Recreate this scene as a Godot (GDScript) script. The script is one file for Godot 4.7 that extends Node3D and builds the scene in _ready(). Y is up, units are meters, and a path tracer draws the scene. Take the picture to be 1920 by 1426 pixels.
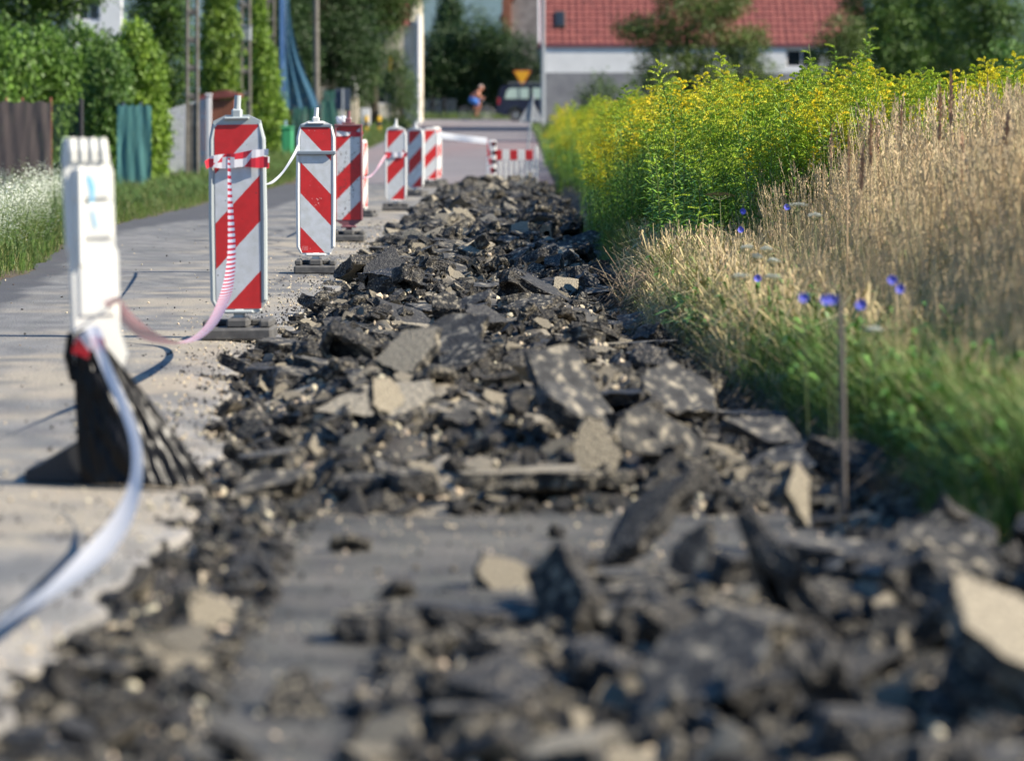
extends Node3D
# A road under repair, seen through a long lens. x to the right, y up, -z away from the viewer.

const EYE := 1.05
const FOCAL := 6000.0
var rng := RandomNumberGenerator.new()
var wide_noise := FastNoiseLite.new()
var fine_noise := FastNoiseLite.new()
var names := {}
var M := {}

# ------------------------------------------------------------------ helpers
class Shape:
	var v := PackedVector3Array()
	var n := PackedVector3Array()
	var uv := PackedVector2Array()
	var c := PackedColorArray()
	var ix := PackedInt32Array()
	var col := Color(1, 1, 1)
	func tri(a: Vector3, b: Vector3, d: Vector3) -> void:
		var k := v.size()
		v.append(a); v.append(b); v.append(d)
		for i in 3:
			c.append(col)
			ix.append(k + i)
	func quad(a: Vector3, b: Vector3, d: Vector3, e: Vector3) -> void:
		var k := v.size()
		v.append(a); v.append(b); v.append(d); v.append(e)
		for i in 4:
			c.append(col)
		for i in [0, 1, 2, 0, 2, 3]:
			ix.append(k + i)
	func quad_uv(a: Vector3, b: Vector3, d: Vector3, e: Vector3, r := Rect2(0, 0, 1, 1)) -> void:
		quad(a, b, d, e)
		uv.append(r.position); uv.append(Vector2(r.end.x, r.position.y)); uv.append(r.end); uv.append(Vector2(r.position.x, r.end.y))
	func box(o: Vector3, s: Vector3, turn := Basis.IDENTITY, bevel := 0.0) -> void:
		var h := s / 2.0
		var t := minf(bevel, minf(h.x, minf(h.y, h.z)) * 0.9)
		var lo := [h - Vector3(t, t, 0), h - Vector3(t, 0, t), h - Vector3(0, t, t)]
		# six faces, then chamfers
		for ax in 3:
			for sg in [-1.0, 1.0]:
				var p := []
				for q in [[-1, -1], [1, -1], [1, 1], [-1, 1]]:
					var w := Vector3.ZERO
					w[ax] = sg * h[ax]
					w[(ax + 1) % 3] = q[0] * (h[(ax + 1) % 3] - t)
					w[(ax + 2) % 3] = q[1] * (h[(ax + 2) % 3] - t)
					p.append(o + turn * w)
				if sg > 0: quad(p[3], p[2], p[1], p[0])
				else: quad(p[0], p[1], p[2], p[3])
		if t <= 0.0: return
		for ax in 3:
			var b1 := (ax + 1) % 3
			var b2 := (ax + 2) % 3
			for s1 in [-1.0, 1.0]:
				for s2 in [-1.0, 1.0]:
					var p := []
					for q in [[-1.0, 0], [1.0, 0], [1.0, 1], [-1.0, 1]]:
						var w := Vector3.ZERO
						w[ax] = q[0] * (h[ax] - t)
						w[b1] = s1 * (h[b1] - (t if q[1] == 1 else 0.0))
						w[b2] = s2 * (h[b2] - (0.0 if q[1] == 1 else t))
						p.append(o + turn * w)
					if s1 * s2 > 0: quad(p[0], p[1], p[2], p[3])
					else: quad(p[3], p[2], p[1], p[0])
		for sx in [-1.0, 1.0]:
			for sy in [-1.0, 1.0]:
				for sz in [-1.0, 1.0]:
					var a := o + turn * Vector3(sx * h.x, sy * (h.y - t), sz * (h.z - t))
					var b := o + turn * Vector3(sx * (h.x - t), sy * h.y, sz * (h.z - t))
					var d := o + turn * Vector3(sx * (h.x - t), sy * (h.y - t), sz * h.z)
					if sx * sy * sz > 0: tri(a, d, b)
					else: tri(a, b, d)
	func tube(path: Array, radii, sides := 8, capped := true) -> void:
		var rings := []
		for i in path.size():
			var a: Vector3 = path[maxi(i - 1, 0)]
			var b: Vector3 = path[mini(i + 1, path.size() - 1)]
			var t := (b - a).normalized()
			var s := t.cross(Vector3(0, 1, 0.01) if absf(t.y) < 0.9 else Vector3(1, 0, 0.01)).normalized()
			var u := s.cross(t)
			var r: float = radii[i] if radii is Array else radii
			var ring := []
			for k in sides:
				var f := TAU * k / sides
				ring.append(path[i] + (s * cos(f) + u * sin(f)) * r)
			rings.append(ring)
		for i in path.size() - 1:
			for k in sides:
				var m := (k + 1) % sides
				quad(rings[i][k], rings[i][m], rings[i + 1][m], rings[i + 1][k])
		if capped:
			for k in range(1, sides - 1):
				tri(rings[0][0], rings[0][k + 1], rings[0][k])
				tri(rings[-1][0], rings[-1][k], rings[-1][k + 1])
	func lathe(o: Vector3, prof: Array, sides := 16) -> void:
		for i in prof.size() - 1:
			for k in sides:
				var f := TAU * k / sides
				var g := TAU * (k + 1) / sides
				var a: Vector2 = prof[i]
				var b: Vector2 = prof[i + 1]
				quad(o + Vector3(cos(f) * a.x, a.y, sin(f) * a.x), o + Vector3(cos(g) * a.x, a.y, sin(g) * a.x), o + Vector3(cos(g) * b.x, b.y, sin(g) * b.x), o + Vector3(cos(f) * b.x, b.y, sin(f) * b.x))
	func slab(outline: PackedVector2Array, z0: float, z1: float) -> void:   # an outline in x and y, extruded along z
		var t := Geometry2D.triangulate_polygon(outline)
		for i in range(0, t.size(), 3):
			var a := outline[t[i]]
			var b := outline[t[i + 1]]
			var d := outline[t[i + 2]]
			tri(Vector3(a.x, a.y, z1), Vector3(b.x, b.y, z1), Vector3(d.x, d.y, z1))
			tri(Vector3(a.x, a.y, z0), Vector3(d.x, d.y, z0), Vector3(b.x, b.y, z0))
		for i in outline.size():
			var a := outline[i]
			var b := outline[(i + 1) % outline.size()]
			quad(Vector3(a.x, a.y, z0), Vector3(b.x, b.y, z0), Vector3(b.x, b.y, z1), Vector3(a.x, a.y, z1))
	func ring(o: Vector3, big: float, small: float, turn := Basis.IDENTITY, seg := 24, sides := 6) -> void:
		for i in seg:
			for k in sides:
				var p := []
				for q in [[i, k], [i + 1, k], [i + 1, k + 1], [i, k + 1]]:
					var f: float = TAU * q[0] / seg
					var g: float = TAU * q[1] / sides
					p.append(o + turn * Vector3(cos(f) * (big + small * cos(g)), sin(f) * (big + small * cos(g)), small * sin(g)))
				quad(p[0], p[1], p[2], p[3])
	func smooth() -> void:   # normals for welded (indexed) vertices
		n.resize(v.size())
		for i in range(0, ix.size(), 3):
			var f := (v[ix[i + 2]] - v[ix[i]]).cross(v[ix[i + 1]] - v[ix[i]])
			for k in 3:
				n[ix[i + k]] += f
		for i in n.size():
			n[i] = n[i].normalized() if n[i].length_squared() > 0.0 else Vector3.UP
	func into(mesh: ArrayMesh, m: Material) -> ArrayMesh:
		if ix.is_empty(): return mesh
		var a := []
		a.resize(Mesh.ARRAY_MAX)
		a[Mesh.ARRAY_VERTEX] = v
		if n.size() == v.size(): a[Mesh.ARRAY_NORMAL] = n
		if uv.size() == v.size(): a[Mesh.ARRAY_TEX_UV] = uv
		if c.size() == v.size(): a[Mesh.ARRAY_COLOR] = c
		a[Mesh.ARRAY_INDEX] = ix
		mesh.add_surface_from_arrays(Mesh.PRIMITIVE_TRIANGLES, a)
		mesh.surface_set_material(mesh.get_surface_count() - 1, m)
		return mesh
	func mesh(m: Material) -> ArrayMesh:
		return into(ArrayMesh.new(), m)

func numbered(called: String) -> String:
	var k: int = names.get(called, 0)
	names[called] = k + 1
	return called if k == 0 else "%s_%03d" % [called, k]

func tag(o: Node, label: String, category: String, group := "") -> Node:
	o.set_meta("label", label)
	o.set_meta("category", category)
	if group: o.set_meta("group", group)
	return o

func thing(called: String, label: String, category: String, at := Vector3.ZERO, turn := 0.0, group := "") -> Node3D:
	var o := Node3D.new()
	o.name = numbered(called)
	add_child(o)
	o.position = at
	o.rotation.y = turn
	tag(o, label, category, group)
	return o

func part(called: String, m: Mesh, parent: Node) -> MeshInstance3D:
	var o := MeshInstance3D.new()
	o.name = called
	o.mesh = m
	parent.add_child(o, true)
	return o

func single(called: String, m: Mesh, label: String, category: String, at := Vector3.ZERO, group := "") -> MeshInstance3D:
	var o := MeshInstance3D.new()
	o.name = numbered(called)
	o.mesh = m
	add_child(o)
	o.position = at
	tag(o, label, category, group)
	return o

func setting(called: String, m: Mesh) -> MeshInstance3D:
	var o := MeshInstance3D.new()
	o.name = numbered(called)
	o.mesh = m
	add_child(o)
	o.set_meta("kind", "structure")
	return o

func many(called: String, m: Mesh, where: Array, tints: Array, parent: Node, stuff := true) -> MultiMeshInstance3D:
	var mm := MultiMesh.new()
	mm.transform_format = MultiMesh.TRANSFORM_3D
	mm.use_colors = tints.size() > 0
	mm.mesh = m
	mm.instance_count = where.size()
	for i in where.size():
		mm.set_instance_transform(i, where[i])
		if tints.size() > 0: mm.set_instance_color(i, tints[i])
	var o := MultiMeshInstance3D.new()
	o.multimesh = mm
	o.name = called if parent != self else numbered(called)
	parent.add_child(o, true)
	if stuff: o.set_meta("kind", "stuff")
	return o

func spot(px: float, py: float, d: float) -> Vector3:
	return Vector3((px - 960.0) * d / FOCAL, EYE - (py - 250.0) * d / FOCAL, -d)

func rise(d: float) -> float:   # how far the road has climbed at a distance
	var t := maxf(0.0, minf(d, 175.0) - 58.0)
	return 0.019 * t * t / (t + 12.0)

func on_ground(px: float, d: float, lift := 0.0) -> Vector3:
	return Vector3((px - 960.0) * d / FOCAL, rise(d) + lift, -d)

func lin(r: float, g: float, b: float) -> Color:
	return Color(r, g, b).linear_to_srgb()

func mat(called: String, color: Color, rough := 0.8, metal := 0.0) -> StandardMaterial3D:
	var m := StandardMaterial3D.new()
	m.resource_name = called
	m.albedo_color = color
	m.roughness = rough
	m.metallic = metal
	M[called] = m
	return m

func speckle(ramp: Array, freq: float, kind := FastNoiseLite.TYPE_SIMPLEX_SMOOTH, octaves := 4, size := 512, seed_ := 1) -> NoiseTexture2D:
	var f := FastNoiseLite.new()
	f.noise_type = kind
	f.frequency = freq
	f.fractal_octaves = octaves
	f.seed = seed_
	if kind == FastNoiseLite.TYPE_CELLULAR:
		f.cellular_return_type = FastNoiseLite.RETURN_CELL_VALUE
		f.fractal_type = FastNoiseLite.FRACTAL_NONE
		f.domain_warp_enabled = true
		f.domain_warp_frequency = freq * 0.7
		f.domain_warp_amplitude = 0.6 / freq
	else:
		f.fractal_gain = 0.6
	var t := NoiseTexture2D.new()
	t.width = size
	t.height = size
	t.seamless = true
	t.noise = f
	if ramp.size():
		var g := Gradient.new()
		g.offsets = PackedFloat32Array(ramp.map(func(r): return r[0]))
		g.colors = PackedColorArray(ramp.map(func(r): return r[1]))
		t.color_ramp = g
	return t

func textured(called: String, tex: Texture2D, size_m: float, rough := 0.9, bump: Texture2D = null, bump_cm := 0.0, world := false) -> StandardMaterial3D:
	var m := mat(called, Color.WHITE, rough)
	m.albedo_texture = tex
	m.uv1_triplanar = true
	m.uv1_world_triplanar = world
	m.uv1_scale = Vector3.ONE / size_m
	if bump:
		m.heightmap_enabled = true
		m.heightmap_texture = bump
		m.heightmap_scale = bump_cm
	return m

func coloured(called: String, rough := 0.8, through := Color.BLACK) -> StandardMaterial3D:
	var m := mat(called, Color.WHITE, rough)
	m.vertex_color_use_as_albedo = true
	if through != Color.BLACK:
		m.backlight_enabled = true
		m.backlight = through
	return m

func vary(c: Color, amount: float) -> Color:
	var k := 1.0 + rng.randf_range(-amount, amount)
	return Color(c.r * k * (1.0 + rng.randf_range(-amount, amount) * 0.3), c.g * k, c.b * k)

func upright(at: Vector3, size: float, lean := 0.0, tall := 1.0) -> Transform3D:
	var b := Basis(Vector3.UP, rng.randf() * TAU)
	if lean > 0.0:
		b = Basis(Vector3(cos(rng.randf() * TAU), 0, sin(rng.randf() * TAU)).normalized(), rng.randf() * lean) * b
	return Transform3D(b * Basis.from_scale(Vector3(size, size * tall, size)), at)
# ------------------------------------------------------------------ the whole
func _ready() -> void:
	rng.seed = 20240815
	wide_noise.seed = 3
	wide_noise.frequency = 0.35
	wide_noise.fractal_octaves = 3
	fine_noise.seed = 9
	fine_noise.frequency = 3.0
	fine_noise.fractal_octaves = 3
	var cam := Camera3D.new()
	cam.name = "camera"
	cam.projection = Camera3D.PROJECTION_FRUSTUM
	cam.near = 1.0
	cam.far = 5000.0
	cam.size = 1426.0 / FOCAL
	cam.frustum_offset = Vector2(0, -463.0 / FOCAL)
	cam.position = Vector3(0, EYE, 0)
	var lens := CameraAttributesPhysical.new()
	lens.frustum_focal_length = 112.0
	lens.exposure_aperture = 2.7
	lens.frustum_focus_distance = 20.5
	add_child(cam)
	cam.attributes = lens
	cam.projection = Camera3D.PROJECTION_FRUSTUM
	cam.near = 1.0
	cam.far = 5000.0
	cam.size = 1426.0 / FOCAL
	cam.frustum_offset = Vector2(0, -463.0 / FOCAL)
	cam.current = true
	var env := Environment.new()
	env.background_mode = Environment.BG_SKY
	env.tonemap_mode = Environment.TONE_MAPPER_LINEAR
	env.tonemap_exposure = 2.05
	env.sdfgi_enabled = true
	env.ssao_enabled = true
	env.ssil_enabled = true
	var sky := Sky.new()
	var air := ProceduralSkyMaterial.new()
	air.sky_top_color = Color(0.28, 0.50, 0.76)
	air.sky_horizon_color = Color(0.74, 0.84, 0.90)
	air.sky_curve = 0.16
	air.ground_bottom_color = Color(0.30, 0.29, 0.25)
	air.ground_horizon_color = Color(0.55, 0.58, 0.58)
	air.sun_angle_max = 20.0
	air.energy_multiplier = 0.60
	sky.sky_material = air
	env.sky = sky
	env.volumetric_fog_enabled = true
	env.volumetric_fog_density = 0.0
	var we := WorldEnvironment.new()
	we.name = "environment"
	we.environment = env
	add_child(we)
	var sun := DirectionalLight3D.new()
	sun.name = "sun"
	sun.light_energy = 1.6
	sun.light_color = Color(1.0, 0.96, 0.89)
	sun.light_angular_distance = 0.5
	sun.shadow_enabled = true
	add_child(sun)
	sun.look_at_from_position(Vector3(0.78, 0.60, 0.17) * 50.0, Vector3.ZERO)

	make_materials()
	build_ground()
	build_far_place()
	build_left_side()
	build_vegetation_right()
	build_rubble()
	build_barriers()
	build_tapes()
	build_flowers()

func make_materials() -> void:
	var grain := speckle([], 0.09, FastNoiseLite.TYPE_SIMPLEX_SMOOTH, 4, 512, 5)
	var pebbly := speckle([], 0.06, FastNoiseLite.TYPE_SIMPLEX_SMOOTH, 6, 512, 8)
	(pebbly.noise as FastNoiseLite).fractal_gain = 0.68
	M.grain = grain
	M.pebbly = pebbly
	# the road wears dust and stains by vertex colour, with a fine stone grain over it
	var r := coloured("road", 0.88)
	r.albedo_texture = speckle([[0.0, lin(0.30, 0.30, 0.30)], [0.36, lin(0.62, 0.62, 0.62)], [0.52, lin(0.90, 0.90, 0.90)], [0.7, lin(1.0, 1.0, 0.99)], [1.0, lin(1.0, 0.98, 0.94)]], 0.16, FastNoiseLite.TYPE_SIMPLEX_SMOOTH, 4, 1024, 11)
	r.uv1_triplanar = true
	r.uv1_world_triplanar = true
	r.uv1_scale = Vector3.ONE / 1.1
	r.heightmap_enabled = true
	r.heightmap_texture = grain
	r.heightmap_scale = 0.5
	# crusts of broken asphalt
	textured("asphalt_top", speckle([[0.0, lin(0.012, 0.012, 0.013)], [0.42, lin(0.030, 0.030, 0.031)], [0.58, lin(0.052, 0.052, 0.051)], [0.68, lin(0.16, 0.142, 0.112)], [1.0, lin(0.42, 0.37, 0.275)]], 0.018, FastNoiseLite.TYPE_SIMPLEX_SMOOTH, 6, 512, 21), 0.55, 0.85, grain, 0.35)
	textured("asphalt_broken", speckle([[0.0, lin(0.006, 0.006, 0.007)], [0.55, lin(0.011, 0.011, 0.012)], [0.74, lin(0.021, 0.021, 0.022)], [0.84, lin(0.05, 0.047, 0.043)], [0.93, lin(0.22, 0.19, 0.145)], [1.0, lin(0.40, 0.345, 0.26)]], 0.16, FastNoiseLite.TYPE_CELLULAR, 1, 512, 22), 0.42, 0.62, pebbly, 1.6)
	textured("asphalt_dusty", speckle([[0.0, lin(0.010, 0.010, 0.011)], [0.44, lin(0.020, 0.020, 0.020)], [0.55, lin(0.04, 0.037, 0.033)], [0.64, lin(0.24, 0.21, 0.155)], [1.0, lin(0.46, 0.40, 0.30)]], 0.022, FastNoiseLite.TYPE_SIMPLEX_SMOOTH, 6, 512, 23), 0.5, 0.85, pebbly, 1.4)
	textured("stone_crust", speckle([[0.0, lin(0.10, 0.087, 0.066)], [0.35, lin(0.19, 0.165, 0.122)], [0.50, lin(0.27, 0.235, 0.175)], [0.65, lin(0.35, 0.305, 0.225)], [1.0, lin(0.46, 0.405, 0.305)]], 0.07, FastNoiseLite.TYPE_SIMPLEX_SMOOTH, 6, 512, 24), 0.45, 0.9, pebbly, 1.1)
	textured("asphalt_dark", speckle([[0.0, lin(0.010, 0.010, 0.011)], [0.45, lin(0.022, 0.022, 0.024)], [0.62, lin(0.036, 0.036, 0.037)], [0.78, lin(0.08, 0.075, 0.065)], [1.0, lin(0.2, 0.17, 0.13)]], 0.035, FastNoiseLite.TYPE_SIMPLEX_SMOOTH, 6, 512, 26), 0.5, 0.7, grain, 0.5)
	coloured("pebble", 0.85)
	coloured("leaf", 0.55, Color(0.42, 0.50, 0.12))
	coloured("dry_grass", 0.75, Color(0.40, 0.34, 0.22))
	coloured("paint", 0.6)
	coloured("soil", 0.95)
	M.soil.heightmap_enabled = true
	M.soil.heightmap_texture = grain
	M.soil.heightmap_scale = 2.0
	M.soil.uv1_triplanar = true
	M.soil.uv1_world_triplanar = true
	mat("white_plastic", lin(0.72, 0.72, 0.70), 0.45)
	mat("worn_white", lin(0.74, 0.73, 0.68), 0.55)
	mat("grey_plastic", lin(0.42, 0.46, 0.46), 0.45)
	mat("mauve_plastic", lin(0.20, 0.075, 0.09), 0.55)
	mat("slate_plastic", lin(0.20, 0.24, 0.28), 0.5)
	textured("rubber", speckle([[0.0, lin(0.055, 0.054, 0.055)], [0.6, lin(0.095, 0.093, 0.09)], [1.0, lin(0.17, 0.16, 0.14)]], 0.02, FastNoiseLite.TYPE_SIMPLEX_SMOOTH, 5, 256, 31), 0.5, 0.8)
	mat("black_film", lin(0.006, 0.006, 0.007), 0.30)
	M.black_film.metallic_specular = 0.3
	mat("steel", lin(0.16, 0.14, 0.125), 0.5, 0.5)
	mat("galvanised", lin(0.42, 0.44, 0.46), 0.45, 0.6)
	textured("concrete", speckle([[0.0, lin(0.09, 0.082, 0.07)], [0.5, lin(0.15, 0.138, 0.12)], [1.0, lin(0.23, 0.21, 0.185)]], 0.02, FastNoiseLite.TYPE_SIMPLEX_SMOOTH, 5, 256, 32), 1.2, 0.9)
	textured("bark", speckle([[0.0, lin(0.035, 0.028, 0.02)], [1.0, lin(0.14, 0.115, 0.085)]], 0.05, FastNoiseLite.TYPE_SIMPLEX_SMOOTH, 4, 256, 33), 0.8, 0.95, grain, 3.0)
	textured("plaster", speckle([[0.0, lin(0.74, 0.74, 0.74)], [1.0, lin(0.86, 0.86, 0.86)]], 0.01, FastNoiseLite.TYPE_SIMPLEX_SMOOTH, 5, 256, 34), 3.0, 0.9)
	textured("grey_plaster", speckle([[0.0, lin(0.20, 0.20, 0.22)], [1.0, lin(0.30, 0.30, 0.31)]], 0.01, FastNoiseLite.TYPE_SIMPLEX_SMOOTH, 5, 256, 35), 3.0, 0.9)
	textured("cream_plaster", speckle([[0.0, lin(0.55, 0.48, 0.37)], [1.0, lin(0.72, 0.65, 0.52)]], 0.01, FastNoiseLite.TYPE_SIMPLEX_SMOOTH, 5, 256, 36), 3.0, 0.9)
	textured("old_plaster", speckle([[0.0, lin(0.18, 0.155, 0.145)], [1.0, lin(0.34, 0.30, 0.28)]], 0.02, FastNoiseLite.TYPE_SIMPLEX_SMOOTH, 5, 256, 37), 4.0, 0.95)
	textured("red_tile", speckle([[0.0, lin(0.11, 0.032, 0.027)], [0.5, lin(0.18, 0.046, 0.038)], [1.0, lin(0.25, 0.078, 0.062)]], 0.03, FastNoiseLite.TYPE_SIMPLEX_SMOOTH, 5, 256, 38), 3.0, 0.7)
	textured("rust_brown", speckle([[0.0, lin(0.16, 0.055, 0.03)], [1.0, lin(0.30, 0.11, 0.06)]], 0.03, FastNoiseLite.TYPE_SIMPLEX_SMOOTH, 5, 256, 39), 2.0, 0.7)
	mat("white_paint", lin(0.60, 0.60, 0.62), 0.6)
	mat("dark_frame", lin(0.05, 0.04, 0.035), 0.6)
	mat("dark_glass", lin(0.02, 0.025, 0.03), 0.08)
	mat("light_glass", lin(0.42, 0.56, 0.52), 0.08)
	mat("navy_paint", lin(0.006, 0.010, 0.034), 0.3)
	M.navy_paint.clearcoat_enabled = true
	M.navy_paint.clearcoat = 0.4
	M.navy_paint.clearcoat_roughness = 0.05
	mat("black_rubber", lin(0.03, 0.03, 0.032), 0.7)
	mat("spoke", lin(0.55, 0.55, 0.56), 0.4)
	mat("tyre", lin(0.13, 0.13, 0.13), 0.7)
	mat("chrome", lin(0.6, 0.6, 0.62), 0.25, 0.9)
	mat("tail_lamp", lin(0.30, 0.012, 0.02), 0.2)
	mat("amber_sign", lin(0.72, 0.36, 0.015), 0.5)
	mat("red_sign", lin(0.50, 0.02, 0.025), 0.5)
	mat("sign_back", lin(0.30, 0.31, 0.33), 0.5, 0.3)
	mat("slate_blue", lin(0.045, 0.065, 0.10), 0.6)
	mat("yellow_paint", lin(0.70, 0.42, 0.02), 0.55)
	mat("black_paint", lin(0.02, 0.02, 0.022), 0.6)
	mat("skin", lin(0.46, 0.20, 0.125), 0.55)
	M.skin.subsurf_scatter_enabled = true
	M.skin.subsurf_scatter_strength = 0.1
	mat("grey_hair", lin(0.42, 0.40, 0.38), 0.8)
	mat("blue_cloth", lin(0.06, 0.20, 0.58), 0.85)
	mat("blue_net", lin(0.05, 0.17, 0.27), 0.7)
	mat("pale_blue", lin(0.36, 0.55, 0.85), 0.6)
	mat("green_plastic", lin(0.05, 0.33, 0.14), 0.5)
	mat("flower_blue", lin(0.13, 0.14, 0.72), 0.6)
	mat("flower_white", lin(0.72, 0.74, 0.70), 0.7)
	mat("paint_smear", lin(0.22, 0.56, 0.80), 0.6)
	M.white_film = mat("white_film", lin(0.86, 0.86, 0.88), 0.35)
	M.white_film.backlight_enabled = true
	M.white_film.backlight = Color(0.9, 0.9, 0.92)
	M.sheet_clean = sheet_print(0, 1)
	M.sheet_marked = sheet_print(1, 2)
	M.sheet_dirty = sheet_print(2, 3)
	M.tape_print = tape_print()

func sheet_print(dirt: int, seed_: int) -> StandardMaterial3D:   # the red and white diagonals of a beacon sheet
	var w := 128
	var h := 512
	var im := Image.create(w, h, false, Image.FORMAT_RGB8)
	var f := FastNoiseLite.new()
	f.seed = seed_
	f.frequency = 0.02
	f.fractal_octaves = 5
	var red := lin(0.62, 0.024, 0.026)
	var white := lin(0.66, 0.68, 0.71)
	for y in h:
		for x in w:
			var k := fposmod((x - w) + y * 0.958 - 2.0, 254.0)
			var c := white if k < 132.0 else red
			var s := f.get_noise_2d(x, y)
			c = c.lerp(Color(c.r * 0.93, c.g * 0.93, c.b * 0.91), clampf(s + 0.4, 0, 1))
			if dirt == 2:
				var g := f.get_noise_2d(x * 2.1 + 300, y * 1.2)
				if g > 0.38: c = c.lerp(Color(0.30, 0.28, 0.27), clampf((g - 0.38) * 6.0, 0, 0.7))
			if dirt < 2:
				var g := f.get_noise_2d(x * 9.0 + 50, y * 9.0)
				if g > 0.52: c = c.lerp(Color(0.55, 0.53, 0.50), 0.5)
			im.set_pixel(x, y, c)
	var r := RandomNumberGenerator.new()
	r.seed = seed_
	for i in 14 + 10 * dirt:   # chips
		im.fill_rect(Rect2i(r.randi_range(4, w - 8), r.randi_range(4, h - 8), r.randi_range(1, 3), r.randi_range(1, 3)), Color(0.8, 0.78, 0.76) if dirt == 1 else Color(0.25, 0.24, 0.24))
	if dirt == 1:   # a small maker's box in the lower corner, printed pale
		var p := Color(0.86, 0.80, 0.78)
		for q in [Rect2i(98, 486, 22, 1), Rect2i(98, 500, 22, 1), Rect2i(98, 486, 1, 15), Rect2i(119, 486, 1, 15), Rect2i(101, 490, 5, 1), Rect2i(105, 490, 1, 7), Rect2i(101, 496, 5, 1), Rect2i(108, 490, 1, 7), Rect2i(108, 493, 6, 1), Rect2i(113, 490, 1, 7)]:
			im.fill_rect(q, p)
		for i in 14:
			im.fill_rect(Rect2i(r.randi_range(40, 80), r.randi_range(285, 320), r.randi_range(1, 4), r.randi_range(1, 3)), Color(0.9, 0.88, 0.86))
	var m := StandardMaterial3D.new()
	m.albedo_texture = ImageTexture.create_from_image(im)
	m.roughness = 0.4
	m.texture_repeat = false
	return m

func tape_print() -> StandardMaterial3D:
	var im := Image.create(256, 32, false, Image.FORMAT_RGB8)
	for x in 256:
		for y in 32:
			im.set_pixel(x, y, lin(0.62, 0.03, 0.05) if posmod(x + y, 256) < 118 else lin(0.74, 0.74, 0.78))
	var m := StandardMaterial3D.new()
	m.albedo_texture = ImageTexture.create_from_image(im)
	m.roughness = 0.35
	m.backlight_enabled = true
	m.backlight = Color(0.5, 0.45, 0.5)
	return m

# ------------------------------------------------------------------ the setting
func left_edge(d: float) -> float:    # where the carriageway meets the left verge
	var k := clampf((d - 20.0) / 18.0, 0.0, 1.0)
	return -3.55 - 1.0 * k * k * (3.0 - 2.0 * k) + 0.12 * wide_noise.get_noise_1d(d * 3.0)

func cut_edge(d: float) -> float:     # where the lane that is left breaks off
	var near := -0.93 - 0.30 * smoothstep(9.0, 14.5, d)
	return near + 0.10 * fine_noise.get_noise_1d(d * 0.35) + 0.05 * fine_noise.get_noise_1d(d * 2.0 + 90.0)

func bank_edge(d: float) -> float:    # where the right verge begins
	return 0.74 + 0.45 * (1.0 - smoothstep(8.0, 17.0, d)) + 0.5 * (1.0 - smoothstep(4.5, 8.5, d)) + 0.07 * wide_noise.get_noise_1d(d * 2.2 + 40.0)

func heap(x: float, d: float) -> float:   # height of the bed of broken asphalt
	var l := cut_edge(d)
	var r := bank_edge(d)
	var u := clampf((x - l) / (r - l), 0.0, 1.0)
	var body := smoothstep(0.0, 0.30, u) * (1.0 - smoothstep(0.72, 1.0, u))
	var lumps := 0.5 + 0.7 * wide_noise.get_noise_2d(x * 2.6, d * 2.0) + 0.25 * fine_noise.get_noise_2d(x * 0.8, d * 0.6)
	var far := 0.185 + 0.05 * smoothstep(30.0, 50.0, d)
	var h := far * body * clampf(lumps, 0.1, 1.2)
	h *= smoothstep(9.3, 10.4, d) * (1.0 - smoothstep(60.0, 64.0, d))
	if d < 9.4:
		h += 0.10 * smoothstep(0.1, 0.55, x) * smoothstep(4.0, 6.0, d) * (1.0 - smoothstep(1.15, 1.5, x)) * (1.0 - smoothstep(7.7, 8.5, d)) * clampf(lumps, 0.2, 1.2)
	return -0.05 + h

func verge_height(x: float, d: float) -> float:
	var r := bank_edge(d)
	var l := left_edge(d)
	var e := rise(d)
	if x > r: return e - 0.05 + 0.16 * smoothstep(0.0, 0.35, x - r) + 0.05 * wide_noise.get_noise_2d(x, d)
	if x < l: return e + 0.05 * smoothstep(0.0, 0.4, l - x) + 0.03 * wide_noise.get_noise_2d(x, d)
	return e - 0.16

func sheet(xs: Array, ds: Array, high: Callable, tint: Callable, m: Material) -> ArrayMesh:
	var s := Shape.new()
	for d in ds:
		for k in xs.size():
			var x: float = xs[k]
			s.v.append(Vector3(x, high.call(x, d), -d))
			s.c.append(tint.call(x, d))
	var w := xs.size()
	for j in ds.size() - 1:
		for i in w - 1:
			var a := j * w + i
			for q in [a, a + w, a + 1, a + 1, a + w, a + w + 1]:
				s.ix.append(q)
	s.smooth()
	return s.mesh(m)

func steps(from: float, to: float, first: float, growth := 1.0) -> Array:
	var out := [from]
	var k := first
	while out[-1] < to:
		out.append(minf(out[-1] + k, to))
		k *= growth
	return out

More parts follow.
